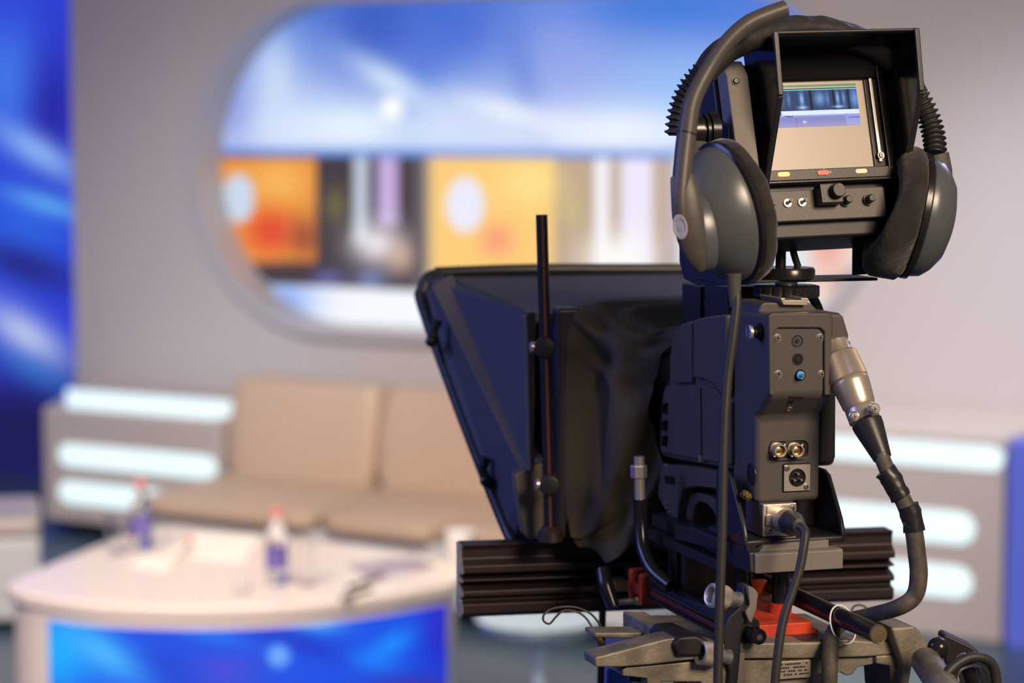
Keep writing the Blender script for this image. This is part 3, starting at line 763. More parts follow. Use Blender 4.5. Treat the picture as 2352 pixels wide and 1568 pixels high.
# local: x right, y into the screen, z up the screen; origin = lower left corner of the hood mouth
mm = .001
W_ = .147; HT = .126
vf = thing('viewfinder', 'black studio viewfinder monitor with hood, above the video camera', 'viewfinder', at(1830, 600, 2.33))
prof = [(.004, 0), (-.054, .068), (-.061, .124)]     # hood side edge: (depth, height)
th = .0025
for x0 in (0, W_-th):
    m = MB(); m.lX(VR, [(.012, -.003), (0, -.001), (-.054, .068), (-.0605, .126), (.012, .126)], x0, x0+th); m.build('hood_side', M['hood'], vf, bevel=.001)
m = MB(); m.box(VR, 0, W_, -.0605, .012, .1235, .1265); m.build('hood_top', M['hood'], vf, bevel=.0012)
def edge_strip(a, b, w_, t_, nm):
    a, b = VR.p(*a), VR.p(*b); d = (b-a).normalized(); x_ = VR.ax[0]; n_ = x_.cross(d).normalized()
    mb = MB(); mb.prism([a-x_*w_/2, a+x_*w_/2, b+x_*w_/2, b-x_*w_/2], n_*t_); return mb.build(nm, M['body_dark'], vf, bevel=.0012)
for xx in (.001, W_-.001):
    edge_strip((xx, .0, -.002), (xx, -.0555, .0685), .0055, .004, 'hood_trim'); edge_strip((xx, -.0555, .0675), (xx, -.062, .127), .0055, .004, 'hood_trim')
m = MB(); m.box(VR, 0, W_, -.0635, -.0585, .1245, .1275); m.build('hood_trim', M['body_dark'], vf, bevel=.0012)
m = MB(); m.box(VR, 0, W_, -.002, .012, -.004, -.001); m.build('hood_bottom_lip', M['gloss_black'], vf, bevel=.001)
# bezel plate with screen opening
m = MB()
def vplate(x0, x1, z0, z1, y, t, name, mt, par, bev=0):
    mb = MB(); mb.box(VR, x0, x1, y, y+t, z0, z1); return mb.build(name, mt, par, bevel=bev)
SX0, SX1, SZ0, SZ1 = .006, .121, .011, .098
vplate(.003, W_-.003, 0.0, SZ0-.0005, .004, .012, 'bezel_bottom', M['body_dark'], vf, .0008)
vplate(.003, W_-.003, SZ1, .1235, .004, .012, 'bezel_top', M['flat_black'], vf, .0008)
vplate(.003, SX0, SZ0-.0005, SZ1, .004, .012, 'bezel_side', M['body_dark'], vf, .0008)
vplate(SX1, W_-.003, SZ0-.0005, SZ1, .008, .008, 'bezel_side', M['gloss_black'], vf, .0008)
vplate(SX1+.004, SX1+.0075, SZ0+.004, SZ1, .005, .004, 'frame_rail', M['steel'], vf, .0006)
vplate(SX1+.0125, SX1+.0145, SZ0-.008, SZ1+.012, .003, .006, 'frame_rail', M['gloss_black'], vf, .0005)
screw(VR, VR.p(SX1+.006, .0045, SZ0+.010), -VR.ax[1], .0028, M['steel'], vf)
# picture tube: grey phosphor tinted beige for the glass reflection, live picture on top
vplate(SX0, SX1, SZ0, SZ1, .0105, .004, 'picture_tube', mat('phosphor_reflection_tint', (.50, .45, .39), .2, spec=.6), vf)
def vpic(s, t):
    px, py = 1760+s*240, 310-t*130
    c = lerp((150, 155, 215), (175, 190, 240), t)
    x, y = s, t                                      # y: 0 bottom .. 1 top of the lit picture
    cxx = .22; 
    inside = (x > .22 or math.hypot((x-.34)/.24, (y-.98)/.68) < 1) and y > .30
    edge = abs(math.hypot((x-.34)/.24, (y-.98)/.68)-1.05) < .04 and x < .34 and y > .25
    if edge: c = (90, 110, 170)
    if inside:
        if y > .42:
            c = (38, 62, 108)
            for cx, wv, k in ((.20, .10, .7), (.31, .03, .5), (.44, .04, 1), (.62, .10, .75), (.80, .03, 1), (.86, .03, .7), (.70, .03, .5)):
                c = blob(c, (140, 185, 250), x, y, cx, .72, wv*.6, .2, k)
            if abs(x-.53) < .012 or abs(x-.76) < .012 or abs(x-.91) < .012: c = (12, 18, 40)
            c = blob(c, (190, 215, 255), x, y, .44, .5, .05, .05, .9); c = blob(c, (190, 215, 255), x, y, .8, .5, .06, .04, .9)
            c = blob(c, (110, 160, 235), x, y, .97, .7, .05, .3, .9)
        else: c = (225, 238, 255)
    if .19 < y < .23 and x > .88: c = (120, 120, 225)
    if x < .12 and .15 < y < .22: c = (235, 240, 255)
    if x < .12 and .08 < y < .10: c = (235, 240, 255)
    if .12 < x < .86 and y < .27:
        c = lerp(c, (120, 122, 190), .6)
        if abs(x-.36) < .004: c = (100, 100, 165)
    if (abs(x-.44) < .022 and abs(y-.13) < .006) or (abs(x-.44) < .0045 and abs(y-.13) < .045): c = (245, 245, 255)
    if abs(y-.955) < .008 and x > .05: c = (190, 230, 255)
    if y > .965: c = (20, 110, 90)
    c = lerp(c, (205, 190, 215), .35*(1-sstep(0, .2, y)))
    return c
a0 = VR.p(SX0+.002, .0102, SZ0+.042)
o = art_sheet('live_picture', a0, VR.ax[0]*(SX1-SX0-.010), VR.ax[2]*.038, 150, 70, vpic, mat_art('viewfinder_picture', 1.0, rough=.12), parent=vf)
vplate(SX0+.002, SX1-.008, SZ0+.0815, SZ0+.0835, .0100, .0005, 'green_line', mat('green_line', (.02, .1, .05), .3, emit=(.0, .30, .16), estr=.35), vf)
# tally lamps and marks on the lower bezel
for xx, mt in ((.0225, 'lamp_orange'), (.0635, 'lamp_red'), (.1035, 'lamp_cream')):
    m = MB(); m.prism(rrect(VR, xx-.006, xx+.006, .0040, .0082, .0028, .002), VR.ax[1]*.0015); m.build('tally_lamp', M[mt], vf, label={'lamp_orange': 'lit orange lamp', 'lamp_red': 'red lamp', 'lamp_cream': 'cream lamp'}[mt])
m = MB(); m.box(VR, .0645, .0652, .0035, .0042, .0092, .0112); m.build('mark', M['white_mark'], vf)
def letter_R(x, z, h, y, f, par):
    w = h*.6; mb = MB(); t = h*.17
    mb.box(f, x, x+t, y, y+.0004, z, z+h); mb.box(f, x+t, x+w, y, y+.0004, z+h-t, z+h); mb.box(f, x+t, x+w, y, y+.0004, z+h*.45, z+h*.45+t); mb.box(f, x+w-t, x+w, y, y+.0004, z+h*.45, z+h)
    mb.prism([f.p(x+w*.4, y, z+h*.45), f.p(x+w*.4+t, y, z+h*.45), f.p(x+w+t*.2, y, z), f.p(x+w-t, y, z)], f.ax[1]*.0004)
    return mb.build('letter_r', M['white_mark'], par)
letter_R(.0705, .0050, .0026, .0035, VR, vf)
# shell of the monitor behind the hood
m = MB(); m.box(VR, .001, W_-.001, .012, .10, -.028, .118); m.build('monitor_body', M['gloss_black'], vf, bevel=.004)
m = MB(); m.lX(VR, [(-.012, -.03), (-.012, .10), (-.002, .116), (.012, .12), (.012, -.03)], -.030, -.008); m.build('side_strip', M['greyplate'], vf, bevel=.002)
m = MB(); m.lX(VR, [(.012, -.02), (.012, .118), (.10, .105), (.10, -.02)], -.034, .002); m.build('side_housing', M['satin_black'], vf, bevel=.004)
screw(VR, VR.p(-.022, -.0125, .094), -VR.ax[1], .0032, M['gloss_black'], vf)
# control panel below
cpn = MB(); cpn.prism(rrect(VR, -.004, .124, -.040, -.010, .001, .003), VR.ax[1]*.02); cp_ = cpn.build('control_panel', M['body'], vf, bevel=.0012)
for xx in (.006,): m = MB(); m.cyl(VR.p(xx, .002, -.022), VR.p(xx, -.006, -.022), .003, 16, .0027); m.build('knob', M['body'], cp_)
for xx in (.021, .036):
    m = MB(); m.lathe(VR.p(xx, .001, -.0225), -VR.ax[1], [(0, .0042), (.002, .004), (.002, .0022), (.003, .0018)], 18); tg = m.build('toggle_switch', M['steel'], cp_)
    m = MB(); m.cyl(VR.p(xx, -.001, -.0225), VR.p(xx+.001, -.009, -.0215), .0012, 12, .0021); m.build('lever', M['steel'], tg)
m = MB(); m.box(VR, .050, .073, -.014, .001, -.027, -.008); bk = m.build('knob_block', M['body_dark'], cp_, bevel=.001)
m = MB(); m.lathe(VR.p(.0655, -.014, -.0165), -VR.ax[1], [(0, .0075), (.008, .0068), (.009, .006)], 24); m.build('knob', M['body_dark'], bk)
for xx in (.081, .105):
    m = MB(); m.lathe(VR.p(xx, .001, -.023), -VR.ax[1], [(0, .0055), (.003, .0055), (.003, .0042), (.010, .0038), (.011, .003)], 20); m.build('knob', M['body_dark'], cp_)
m = MB(); m.box(VR, -.002, .122, .012, .08, -.055, -.028); m.build('under_box', M['satin_black'], vf, bevel=.003)
# yoke: right upright, left upright with pivot, base strap
yk = .035
def Yk(px, py, y=yk): return R.q(R.Y(px, py, y))
m = MB(); m.pX(R, [(1672, 290), (1640, 262), (1600, 268), (1570, 300), (1558, 360), (1560, 600), (1570, 640), (1600, 655), (1670, 655), (1676, 600)], xy(1640, 500, yk)-.0, xy(1640, 500, yk)+.003)
yl = m.build('yoke_arm', M['satin_black'], vf, bevel=.001)
m = MB(); m.lathe(R.q(R.Y(1640, 302, .0)), -RR, [(0, .02), (.008, .02), (.008, .017), (.012, .017), (.012, .014), (.016, .014), (.016, .018), (.028, .017)], 32); m.build('pivot_knob', M['gloss_black'], vf)
xr_ = xy(2012, 600, yk)
m = MB(); m.prism([Yk(1961, 518), Yk(2030, 518), Yk(2012, 628), Yk(1960, 632)], RA*.004); m.build('yoke_arm', M['satin_black'], vf, bevel=.001)
zb_ = zy(1850, 640, yk)
m = MB(); m.box(R, xy(1640, 500, yk), xr_, .03, .085, zb_-.003, zb_); m.build('yoke_base', M['satin_black'], vf, bevel=.001)
cR = R.q(R.Y(1806, 640, .05)); cR.z = R.o.z+zb_
m = MB(); m.lathe(cR, UP, [(0, .028), (.008, .028), (.0105, .0265), (.0105, .012)], 48); m.build('pivot_disc', M['gloss_black'], vf)
# knurled locking ring beneath
rings = []
for z_, sc in ((-.0065, .9), (-.0075, 1), (-.0175, 1), (-.0185, .93)):
    rings.append([cR+V((0, 0, z_))+(RR*math.cos(2*PI*j/144)+RA*math.sin(2*PI*j/144))*(.0325*sc*(1-.055*max(0, math.cos(2*PI*j/144*18))**3)) for j in range(144)])
m = MB(); m.ringloft(rings); m.build('locking_ring', M['gloss_black'], vf, angle=50)
m = MB(); m.cyl(cR-V((0, 0, .003)), cR-V((0, 0, .026)), .011, 24); m.build('stud', M['steel'], vf)
m = MB(); c = Yk(1793, 612, .07); m.cyl(c, c+V((0, 0, .045)), .0052, 16); m.build('post', M['satin_black'], vf)
m = MB(); m.tube([Yk(1842, 528, .06), Yk(1826, 545, .06), Yk(1822, 575, .06), Yk(1833, 612, .06)], [.006, .004, .0035, .0035], 12); m.build('cable', M['rubber'], vf)
m = MB(); m.tube([Yk(1865, 680, .1), Yk(1880, 712, .1), Yk(1888, 760, .1)], .005, 12); m.build('lower_cable', M['rubber'], vf)
# small black block standing left of the ring
m = MB(); m.box(R, xy(1652, 700, .12), xy(1740, 700, .12), .10, .16, zy(1690, 745, .12), zy(1690, 655, .12)); m.build('left_block', M['satin_black'], vf, bevel=.002)
m = MB(); m.box(R, xy(1598, 700, .2), xy(1652, 700, .2), .19, .24, zy(1620, 800, .2), zy(1620, 655, .2)); m.build('left_column', M['satin_black'], vf, bevel=.002)

# ---- headset hung over the viewfinder
hs = thing('headset', 'grey and black headset with boom microphone hung over the viewfinder', 'headset', at(1690, 650, 2.2))
def cup_(cpx, cpy, D, axv, sx, sz, upv, shell_prof, pad_prof, rim_prof, n=56):
    c = at(cpx, cpy, D); out = []
    m = MB(); m.lathe(c, axv, shell_prof, n, sx, sz, up=upv); sh = m.build('ear_cup', M['shell'], hs, angle=70)
    m = MB(); m.lathe(c, axv, rim_prof, n, sx, sz, up=upv); m.build('rim', M['gloss_black'], sh, angle=50)
    m = MB(); m.lathe(c, axv, pad_prof, n, sx, sz, up=upv)
    for v in m.b.verts:                              # soft creases of the cushion
        d = noise.noise(v.co*45)*.0022+noise.noise(v.co*140)*.0008; v.co += (v.co-c).normalized()*d
        if axv[0] > 0: v.co -= axv*max(0, (c.z+.02-v.co.z))*.22*(1 if (v.co-c).dot(axv) < -.008 else 0)
    m.build('ear_cushion', M['pad'], sh, angle=80); return c, sh
# left cup
tiltu = V((-.22, 0, 1)).normalized()
axL = V((-.80, -.52, -.20)).normalized()
upL = V((-.26, 0, .96))
shell = [(.0, .050), (.004, .0505), (.010, .049), (.020, .044), (.031, .036), (.040, .027), (.045, .018), (.047, .004)]
rim = [(-.004, .050), (-.003, .0535), (.002, .0535), (.004, .0505)]
pad = [(-.022, .030), (-.0215, .040), (-.018, .050), (-.011, .0545), (-.004, .0535), (-.002, .050), (-.002, .020), (-.010, .022), (-.018, .026)]
pad = [(-.002, .030), (-.003, .0515), (-.007, .0545), (-.014, .054), (-.020, .048), (-.022, .040), (-.018, .030), (-.010, .028)]
cL, shL = cup_(1670, 490, 2.21, axL, .93, 1.25, upL, shell, pad, rim)
# outer disc on the shell and silver badge
e2 = (axL.cross(V(upL).cross(axL).normalized())).normalized()
pc_ = at(1594, 538, 2.17)
axD = V((-.90, -.40, -.14)).normalized()
m = MB(); m.lathe(pc_+axD*-.012, axD, [(0, .0225), (.010, .0225), (.017, .019), (.020, .012), (.021, .003)], 40, .95, 1.55, up=upL); hub = m.build('boom_hub', M['shell'], shL, angle=50)
bd = at(1562, 522, 2.14)
# boom arm: thick tapering tube from the hub up over the top
pts = [(1596, 600, 2.160), (1575, 540, 2.150), (1563, 470, 2.150), (1567, 400, 2.155), (1577, 310, 2.165), (1590, 235, 2.175), (1624, 165, 2.185), (1668, 100, 2.19), (1715, 58, 2.195), (1758, 38, 2.20), (1802, 22, 2.205)]
rad = [.004, .0075, .0105, .0112, .0115, .0105, .0098, .0098, .0105, .0108, .0105]
m = MB(); m.tube([at(*p) for p in pts], rad, 20, 8, flat=.78, up=(0, -1, 0)); bm_ = m.build('boom_arm', M['body'], hs, angle=60)
m = MB(); m.tube([at(*p) for p in [(1612, 622, 2.158), (1600, 590, 2.152), (1588, 545, 2.148), (1580, 495, 2.147), (1574, 445, 2.148), (1568, 404, 2.152)]], [.0015, .0045, .0062, .0068, .0062, .0052], 20, 8, flat=2.1, up=(0, -1, 0)); m.build('boom_pivot_plate', M['body'], bm_, angle=60)
m = MB(); m.tube([at(1577, 308, 2.165), at(1578, 304, 2.1652)], .0118, 20, flat=.8, up=(0, -1, 0)); m.build('joint_ring', M['body_dark'], bm_)
m = MB(); m.lathe(at(1563, 521, 2.139), V((-.55, -.82, .02)), [(0, .0100), (.001, .0100), (.0014, .0085), (.0006, .006), (.0012, .003), (.0012, .001)], 30, .72, 1.12, up=upL); m.build('badge', M['badge'], shL, label='round silver badge')
# fork arm between band and left cup
m = MB(); m.tube([at(1600, 330, 2.23), at(1606, 380, 2.215), at(1600, 430, 2.19), at(1596, 470, 2.175)], [.010, .011, .010, .006], 14, flat=.45, up=(1, 0, 0)); m.build('cup_fork', M['body'], hs, angle=60)
# cable gland below the left cup and cable
m = MB(); m.lathe(at(1684, 628, 2.175), V((.08, 0, -1)), [(0, .0075), (.004, .0072), (.012, .0062), (.030, .0052), (.031, .0035)], 20); m.build('strain_relief', M['body'], hs)
cabp = [(1690, 662, 2.175), (1692, 700, 2.172), (1684, 770, 2.168), (1672, 860, 2.165), (1665, 960, 2.16), (1661, 1080, 2.155), (1659, 1200, 2.15), (1655, 1330, 2.145), (1651, 1460, 2.14), (1648, 1600, 2.135)]
def floor_tail(px, py, D, dx=0, dy=0):
    q = at(px, py, D); return [q+V((dx*.03, dy*.03, -.05)), q+V((dx*.12, dy*.12, -.14)), q+V((dx*.35, dy*.35, -.38)), V((q.x+dx*.7, q.y+dy*.7, .25)), V((q.x+dx, q.y+dy, .03)), V((q.x+dx*1.5+.1, q.y+dy-.1, .006))]
m = MB(); m.tube([at(*p) for p in cabp]+floor_tail(1648, 1600, 2.135, -.05, -.02), .0044, 14); m.build('cable', M['rubber'], hs, angle=60, label='black cable hanging down in front of the camera')
# right cup
axR = V((.975, .03, -.20)).normalized(); upR = V((.20, 0, .98))
shellR = [(.0, .050), (.006, .0505), (.014, .049), (.022, .043), (.030, .033), (.034, .020), (.035, .004)]
padR = [(-.002, .030), (-.003, .051), (-.008, .0565), (-.015, .057), (-.024, .051), (-.028, .042), (-.026, .030), (-.014, .028)]
cR2, shR = cup_(2104, 496, 2.33, axR, .95, 1.15, upR, shellR, padR, rim)
m = MB(); m.tube([at(2150, 355, 2.335), at(2158, 395, 2.335), at(2164, 430, 2.335)], [.0125, .0125, .010], 16, flat=.5, up=(1, 0, 0)); m.build('cup_fork', M['body'], hs, angle=60)
# ribbed bellows on the band ends
def bellows(p0, p1, p2, n, r0, r1, name='bellows'):
    m = MB(); rings = []; P = []
    N = n*6
    for i in range(N+1):
        t = i/N; p = p0*(1-t)**2+p1*2*t*(1-t)+p2*t*t; P.append(p)
    for i, p in enumerate(P):
        T = (P[min(i+1, N)]-P[max(i-1, 0)]).normalized(); A_ = V((0, -1, 0)); A_ = (A_-T*A_.dot(T)).normalized(); B_ = T.cross(A_)
        k = [.66, .75, .98, 1, .85, .68][i % 6]; r = (r0+(r1-r0)*i/N)*k
        rings.append([p+A_*math.cos(2*PI*j/24)*r*.8+B_*math.sin(2*PI*j/24)*r for j in range(24)])
    m.ringloft(rings); return m.build(name, M['rubber'], hs, angle=25)
bellows(at(1615, 165, 2.25), at(1558, 215, 2.25), at(1556, 312, 2.25), 12, .0115, .0125)
bellows(at(2108, 222, 2.36), at(2148, 285, 2.36), at(2148, 350, 2.345), 11, .0125, .0115)
# padded head band over the top
bp = [(1612, 175, 2.25), (1655, 125, 2.26), (1710, 92, 2.28), (1770, 75, 2.30), (1840, 68, 2.32), (1910, 75, 2.335), (1980, 98, 2.35), (2050, 145, 2.36), (2108, 222, 2.36)]
m = MB(); m.tube([at(*p) for p in bp], [.010, .012, .013, .0135, .0135, .013, .012, .011, .010], 20, 10, flat=1.6, up=(0, 0, 1))
for v in m.b.verts: v.co += V((0, 0, 1))*(noise.noise(v.co*90)*.0016)
m.build('headband', M['rubber'], hs, angle=70)

# ---- multicore cable on the right
mc = thing('camera_cable', 'thick taped grey camera cable with silver connector, curving down right of the camera', 'cable', at(2000, 1430, 2.25))
a_, b_ = at(1928, 812, 2.285), at(1990, 975, 2.255)
axc = (b_-a_).normalized()
L = (b_-a_).length
m = MB(); m.lathe(a_-axc*.012, axc, [(0, .012), (.012, .013), (.016, .015)], 36); m.build('connector_neck', M['nickel'], mc)
rings = []
e1 = axc.cross(V((0, 1, 0))).normalized(); e2_ = axc.cross(e1)
for t, r in ((0, .0145), (.002, .0165), (.027, .0185), (.029, .0165)):
    rings.append([a_+axc*t+(e1*math.cos(2*PI*j/180)+e2_*math.sin(2*PI*j/180))*r*(1-.03*(j % 2)*(0 if t in (0, .029) else 1)) for j in range(180)])
m = MB(); m.ringloft(rings); m.build('knurled_nut', M['nickel'], mc, angle=20)
m = MB(); m.lathe(a_+axc*.029, axc, [(0, .0175), (.001, .018), (.004, .018), (.024, .0158), (.027, .0145), (.0275, .0135)], 40); m.build('barrel', M['nickel'], mc)
m = MB(); m.lathe(a_+axc*.0565, axc, [(0, .0142), (.001, .0148), (.013, .0148), (.014, .0135)], 40); cl_ = m.build('clamp_ring', M['nickel'], mc)
for s_, q_ in ((-1, at(1962, 956, 2.235)), (1, at(2008, 938, 2.235))):
    m = MB(); m.lathe(q_, V((-.25*s_*-1, -1, .1)), [(-.004, .005), (.002, .005), (.0025, .0042)], 20); k_ = m.build('clamp_screw', M['steel'], cl_)
    screw(R, q_+V((0, -.003, 0)), V((0, -1, .1)), .0028, M['alu'], k_, 'screw')
bo0, bo1 = at(1990, 968, 2.252), at(2027, 1052, 2.235)
axb = (bo1-bo0).normalized()
m = MB(); m.lathe(bo0, axb, [(0, .0125), (.001, .0148), (.006, .0145), ((bo1-bo0).length, .0088), ((bo1-bo0).length+.0005, .007)], 32); m.build('rubber_boot', M['body_dark'], mc)
path = [(2022, 1040, 2.235), (2036, 1075, 2.232), (2058, 1118, 2.23), (2082, 1165, 2.228), (2098, 1215, 2.226), (2105, 1265, 2.225), (2110, 1320, 2.224), (2100, 1368, 2.224), (2062, 1395, 2.226), (2000, 1412, 2.265), (1945, 1426, 2.285), (1914, 1452, 2.272), (1907, 1500, 2.235), (1904, 1600, 2.23)]
cr_ = [.0075, .0075, .0078, .0082, .0085, .0085, .0085, .0082, .0078, .0074, .0072, .0075, .0078, .0078]
m = MB(); m.tube([at(*p) for p in path]+floor_tail(1904, 1600, 2.23, .05, -.05), cr_+[.0078]*6, 20, 10); m.build('sleeve', M['cable_grey'], mc, angle=60)
def tape(i0, i1, grow=.0012):
    P = [V(at(*p)) for p in path]; m = MB(); m.tube(P[i0:i1+1], [c+grow for c in cr_[i0:i1+1]], 20, 8)
    for v in m.b.verts: v.co += V((1, 0, 0))*noise.noise(v.co*160)*.0008
    return m.build('tape_wrap', M['tape'], mc, angle=60)
P_ = path
path_t1 = [(2032, 1080, 2.232), (2047, 1100, 2.231), (2062, 1128, 2.2295), (2070, 1142, 2.229)]
path_t2 = [(2085, 1160, 2.228), (2095, 1190, 2.2275), (2100, 1220, 2.2265)]
for pt_ in (path_t1, path_t2):
    m = MB(); m.tube([at(*p) for p in pt_], [.0100]*len(pt_), 22, 8)
    for v in m.b.verts: v.co += V((1, 0, .4))*noise.noise(v.co*170)*.0012
    m.build('tape_wrap', M['tape'], mc, angle=60, label='wrap of black tape')

# ---- audio cable with plug at the bottom of the camera
ac = thing('audio_cable', 'black audio cable with silver plug, hanging from the silver box under the camera', 'cable', at(1850, 1220, 2.22))
p0, p1 = Yp(1797, 1194, -.014), at(1852, 1212, 2.21)
axp = (p1-p0).normalized()
m = MB(); m.lathe(p0, axp, [(0, .0105), (.0005, .0112), (.012, .0112), (.015, .0100), (.020, .0100), (.0205, .0105), (.024, .0108)], 36); m.build('plug_collar', M['nickel'], ac)
m = MB(); m.lathe(p0+axp*.022, axp, [(0, .0112), (.003, .0120), (.012, .0118), (.020, .0095), (.028, .0072), (.031, .0065), (.032, .004)], 36); m.build('plug_boot', M['rubber'], ac)
ap = [(1836, 1208, 2.212), (1849, 1220, 2.205), (1847, 1250, 2.200), (1836, 1310, 2.195), (1818, 1365, 2.19), (1800, 1420, 2.185), (1788, 1490, 2.18), (1778, 1600, 2.175)]
m = MB(); m.tube([at(*p) for p in ap]+floor_tail(1778, 1600, 2.175, 0, -.06), .0043, 14); m.build('cable', M['rubber'], ac, angle=60)

# ---- quick release plate
qp = thing('camera_plate', 'grey wedge camera plate with black rail, between camera and red carriage', 'plate', Yp(1830, 1320, .05))
gz0, gz1 = zy(1830, 1312, -.035), zy(1830, 1266, -.035)
gx0, gx1 = xy(1735, 1290, -.035), xy(1937, 1280, -.035)
m = MB(); m.lX(R, [(-.035, gz0), (-.035, gz1-.001), (-.032, gz1), (0, gz1), (0, gz0)], gx0, gx1); m.build('end_block', M['greyplate'], qp, bevel=.0012)
m = MB(); m.lY(R, [(gx0+.007, gz1), (gx0+.012, gz1+.006), (gx1-.012, gz1+.008), (gx1-.012, gz1)], -.028, .0); m.build('dovetail', M['greyplate'], qp, bevel=.0008)
m = MB(); m.lX(R, [(.0, gz0), (-.033, gz0+.001), (-.030, gz1), (-.022, gz1+.006), (.0, gz1+.006), (.05, gz1-.002), (.23, gz1-.002), (.23, gz0+.004), (.05, gz0+.004)], gx0-.004, gx0+.006); m.build('side_rail', M['body_dark'], qp, bevel=.001)
m = MB(); m.box(R, gx0+.006, gx1-.01, .0, .23, gz0+.004, gz1-.002); m.build('rail', M['body_dark'], qp, bevel=.001)
m = MB(); m.pX(R, [(1548, 1206), (1600, 1214), (1645, 1236), (1645, 1262), (1548, 1240)], gx0-.012, gx0+.0); m.build('front_block', M['body_dark'], qp, bevel=.002)
m = MB(); m.pX(R, [(1648, 1228), (1653, 1229), (1653, 1262), (1648, 1262)], gx0-.016, gx0-.008); m.build('red_lever', M['red'], qp, bevel=.001)

# ---- riser frame under the plate
rs = thing('riser_frame', 'black riser frame with posts standing on the red carriage under the plate', 'frame', Yp(1790, 1420, .1))
fz = gz0+.003
m = MB(); m.box(R, gx0-.014, gx1-.035, .03, .25, fz-.010, fz); m.build('upper_frame', M['body_dark'], rs, bevel=.001)
ez = zy(1790, 1420, .02)
for x_, y_ in ((gx0+.022, .045), (gx0+.022, .205), (gx0+.055, .03), (gx0-.004, .16)):
    m = MB(); m.cyl(R.p(x_, y_, ez-.002), R.p(x_, y_, fz-.009), .0085, 20); m.build('post', M['gloss_black'], rs)
m = MB(); m.box(R, gx0-.01, gx0+.06, .12, .13, ez-.002, fz-.009); m.build('web', M['body_dark'], rs)

# ---- red carriage
rc = thing('red_carriage', 'red anodised carriage plate with rod clamps on the pan head', 'carriage', Yp(1800, 1460, .1))
rz1, rz0 = zy(1800, 1432, -.02), zy(1800, 1462, -.02)
rx0, rx1 = xy(1728, 1450, -.02), xy(1866, 1450, -.02)
m = MB(); m.box(R, rx0, rx1, -.02, .25, rz0, rz1); m.build('base', M['red'], rc, bevel=.0012)
m = MB(); m.box(R, rx1-.001, rx1+.006, -.02, .25, rz0, rz0+.005); m.build('edge_lip', M['red'], rc, bevel=.0008)
m = MB(); m.lathe(R.p(gx0+.055, .03, rz1), UP, [(0, .011), (.009, .011), (.010, .009)], 28); m.build('boss', M['red'], rc)
# rod axis positions
r1 = R.Y(1745, 1463, -.075); r2 = R.Y(2017, 1456, -.13)
rod_r1, rod_r2 = .0076, .0088
for y_, in ((.205,), (.235,)):
    m = MB(); m.prism(rrect(R, r1[0]-.012, r1[0]+.014, r1[2]-.024, r1[2]+.009, y_, .004), RA*.010); m.build('rod_clamp', M['red'], rc, bevel=.001)
m = MB(); m.box(R, r1[0]-.012, rx0+.01, .21, .24, rz0, rz0+.010); m.build('clamp_bridge', M['red'], rc, bevel=.001)
m = MB(); m.box(R, r1[0]-.004, r1[0]+.004, .0, .20, rz0+.002, rz0+.008); m.build('rod_guide', M['dullred'], rc)
for y_ in (.11, .145):
    m = MB(); m.prism(rrect(R, xy(1700, 1340, .13), xy(1756, 1340, .13), zy(1720, 1362, .13), zy(1720, 1326, .13), y_, .004), RA*.010); m.build('upper_clamp', M['red'], rc, bevel=.001)

def rod(r_, rad_, y0, y1, label, cap, hole):
    t = thing('support_rod', label, 'rod', R.p(r_[0], y0, r_[2]), 'support rods')
    m = MB(); m.lathe(R.p(r_[0], y0, r_[2]), RA, [(0, rad_*.82), (.001, rad_*.97), (.0025, rad_), (y1-y0, rad_)], 32); m.build('tube', M['gloss_black'], t)
    if hole:
        m = MB(); m.lathe(R.p(r_[0], y0-.0002, r_[2]), RA, [(0, .0032), (.0, .0022), (.003, .0018)], 20); m.build('threaded_hole', M['steel'], t)
    else:
        m = MB(); m.lathe(R.p(r_[0], y0, r_[2]), -RA, [(-.001, rad_*1.03), (.0008, rad_*1.03), (.0016, rad_*.96), (.0012, rad_*.9), (.0014, .001)], 32); m.build('end_cap', M['bronze'], t)
    return t
rod(r1, rod_r1, -.075, .27, 'black support rod ending in a threaded hole, passing through the clamp', None, True)
rod(r2, rod_r2, -.13, .27, 'black support rod with bronze end cap, right of the red carriage', None, False)
# white tie around the capped rod
tw = MB(); c = R.p(r2[0], -.055, r2[2]-.006); ring = []
for i in range(33):
    a = 2*PI*i/32; ring.append(c+RR*math.cos(a)*.0125+UP*math.sin(a)*.0165+RA*(.01*math.sin(a)))
tw.tube(ring, .0009, 8, 2); tag(tw.build('cable_tie', M['whiteplastic'], angle=60), 'thin white tie looped around the capped rod', 'cable tie')

# ---- rod clamp with two knurled knobs
kc = thing('rod_bracket', 'black rod bracket with two knurled silver knobs, behind the dangling headset cable', 'bracket', Yp(1700, 1500, -.05))
m = MB(); m.pY(R, [(1708, 1345), (1722, 1342), (1738, 1360), (1738, 1395), (1716, 1418), (1704, 1440), (1702, 1490), (1706, 1520), (1700, 1600), (1672, 1600), (1676, 1540), (1664, 1500), (1662, 1450), (1676, 1415), (1700, 1392)], -.056, -.04); m.build('clamp_plate', M['body_dark'], kc, bevel=.002)
m = MB(); m.pY(R, [(1718, 1345), (1732, 1350), (1742, 1362), (1738, 1398), (1726, 1432), (1720, 1425), (1712, 1405), (1722, 1390)], -.062, -.05); m.build('jaw', M['greyplate'], kc, bevel=.001)
m = MB(); m.prism(rrect(R, r1[0]-.014, r1[0]+.010, r1[2]-.013, r1[2]+.013, -.052, .006), RA*.012); m.build('rod_collar', M['body_dark'], kc, bevel=.001)
m = MB(); m.pY(R, [(1700, 1500), (1712, 1500), (1704, 1600), (1690, 1600)], -.058, -.048); m.build('lower_jaw', M['greyplate'], kc, bevel=.001)
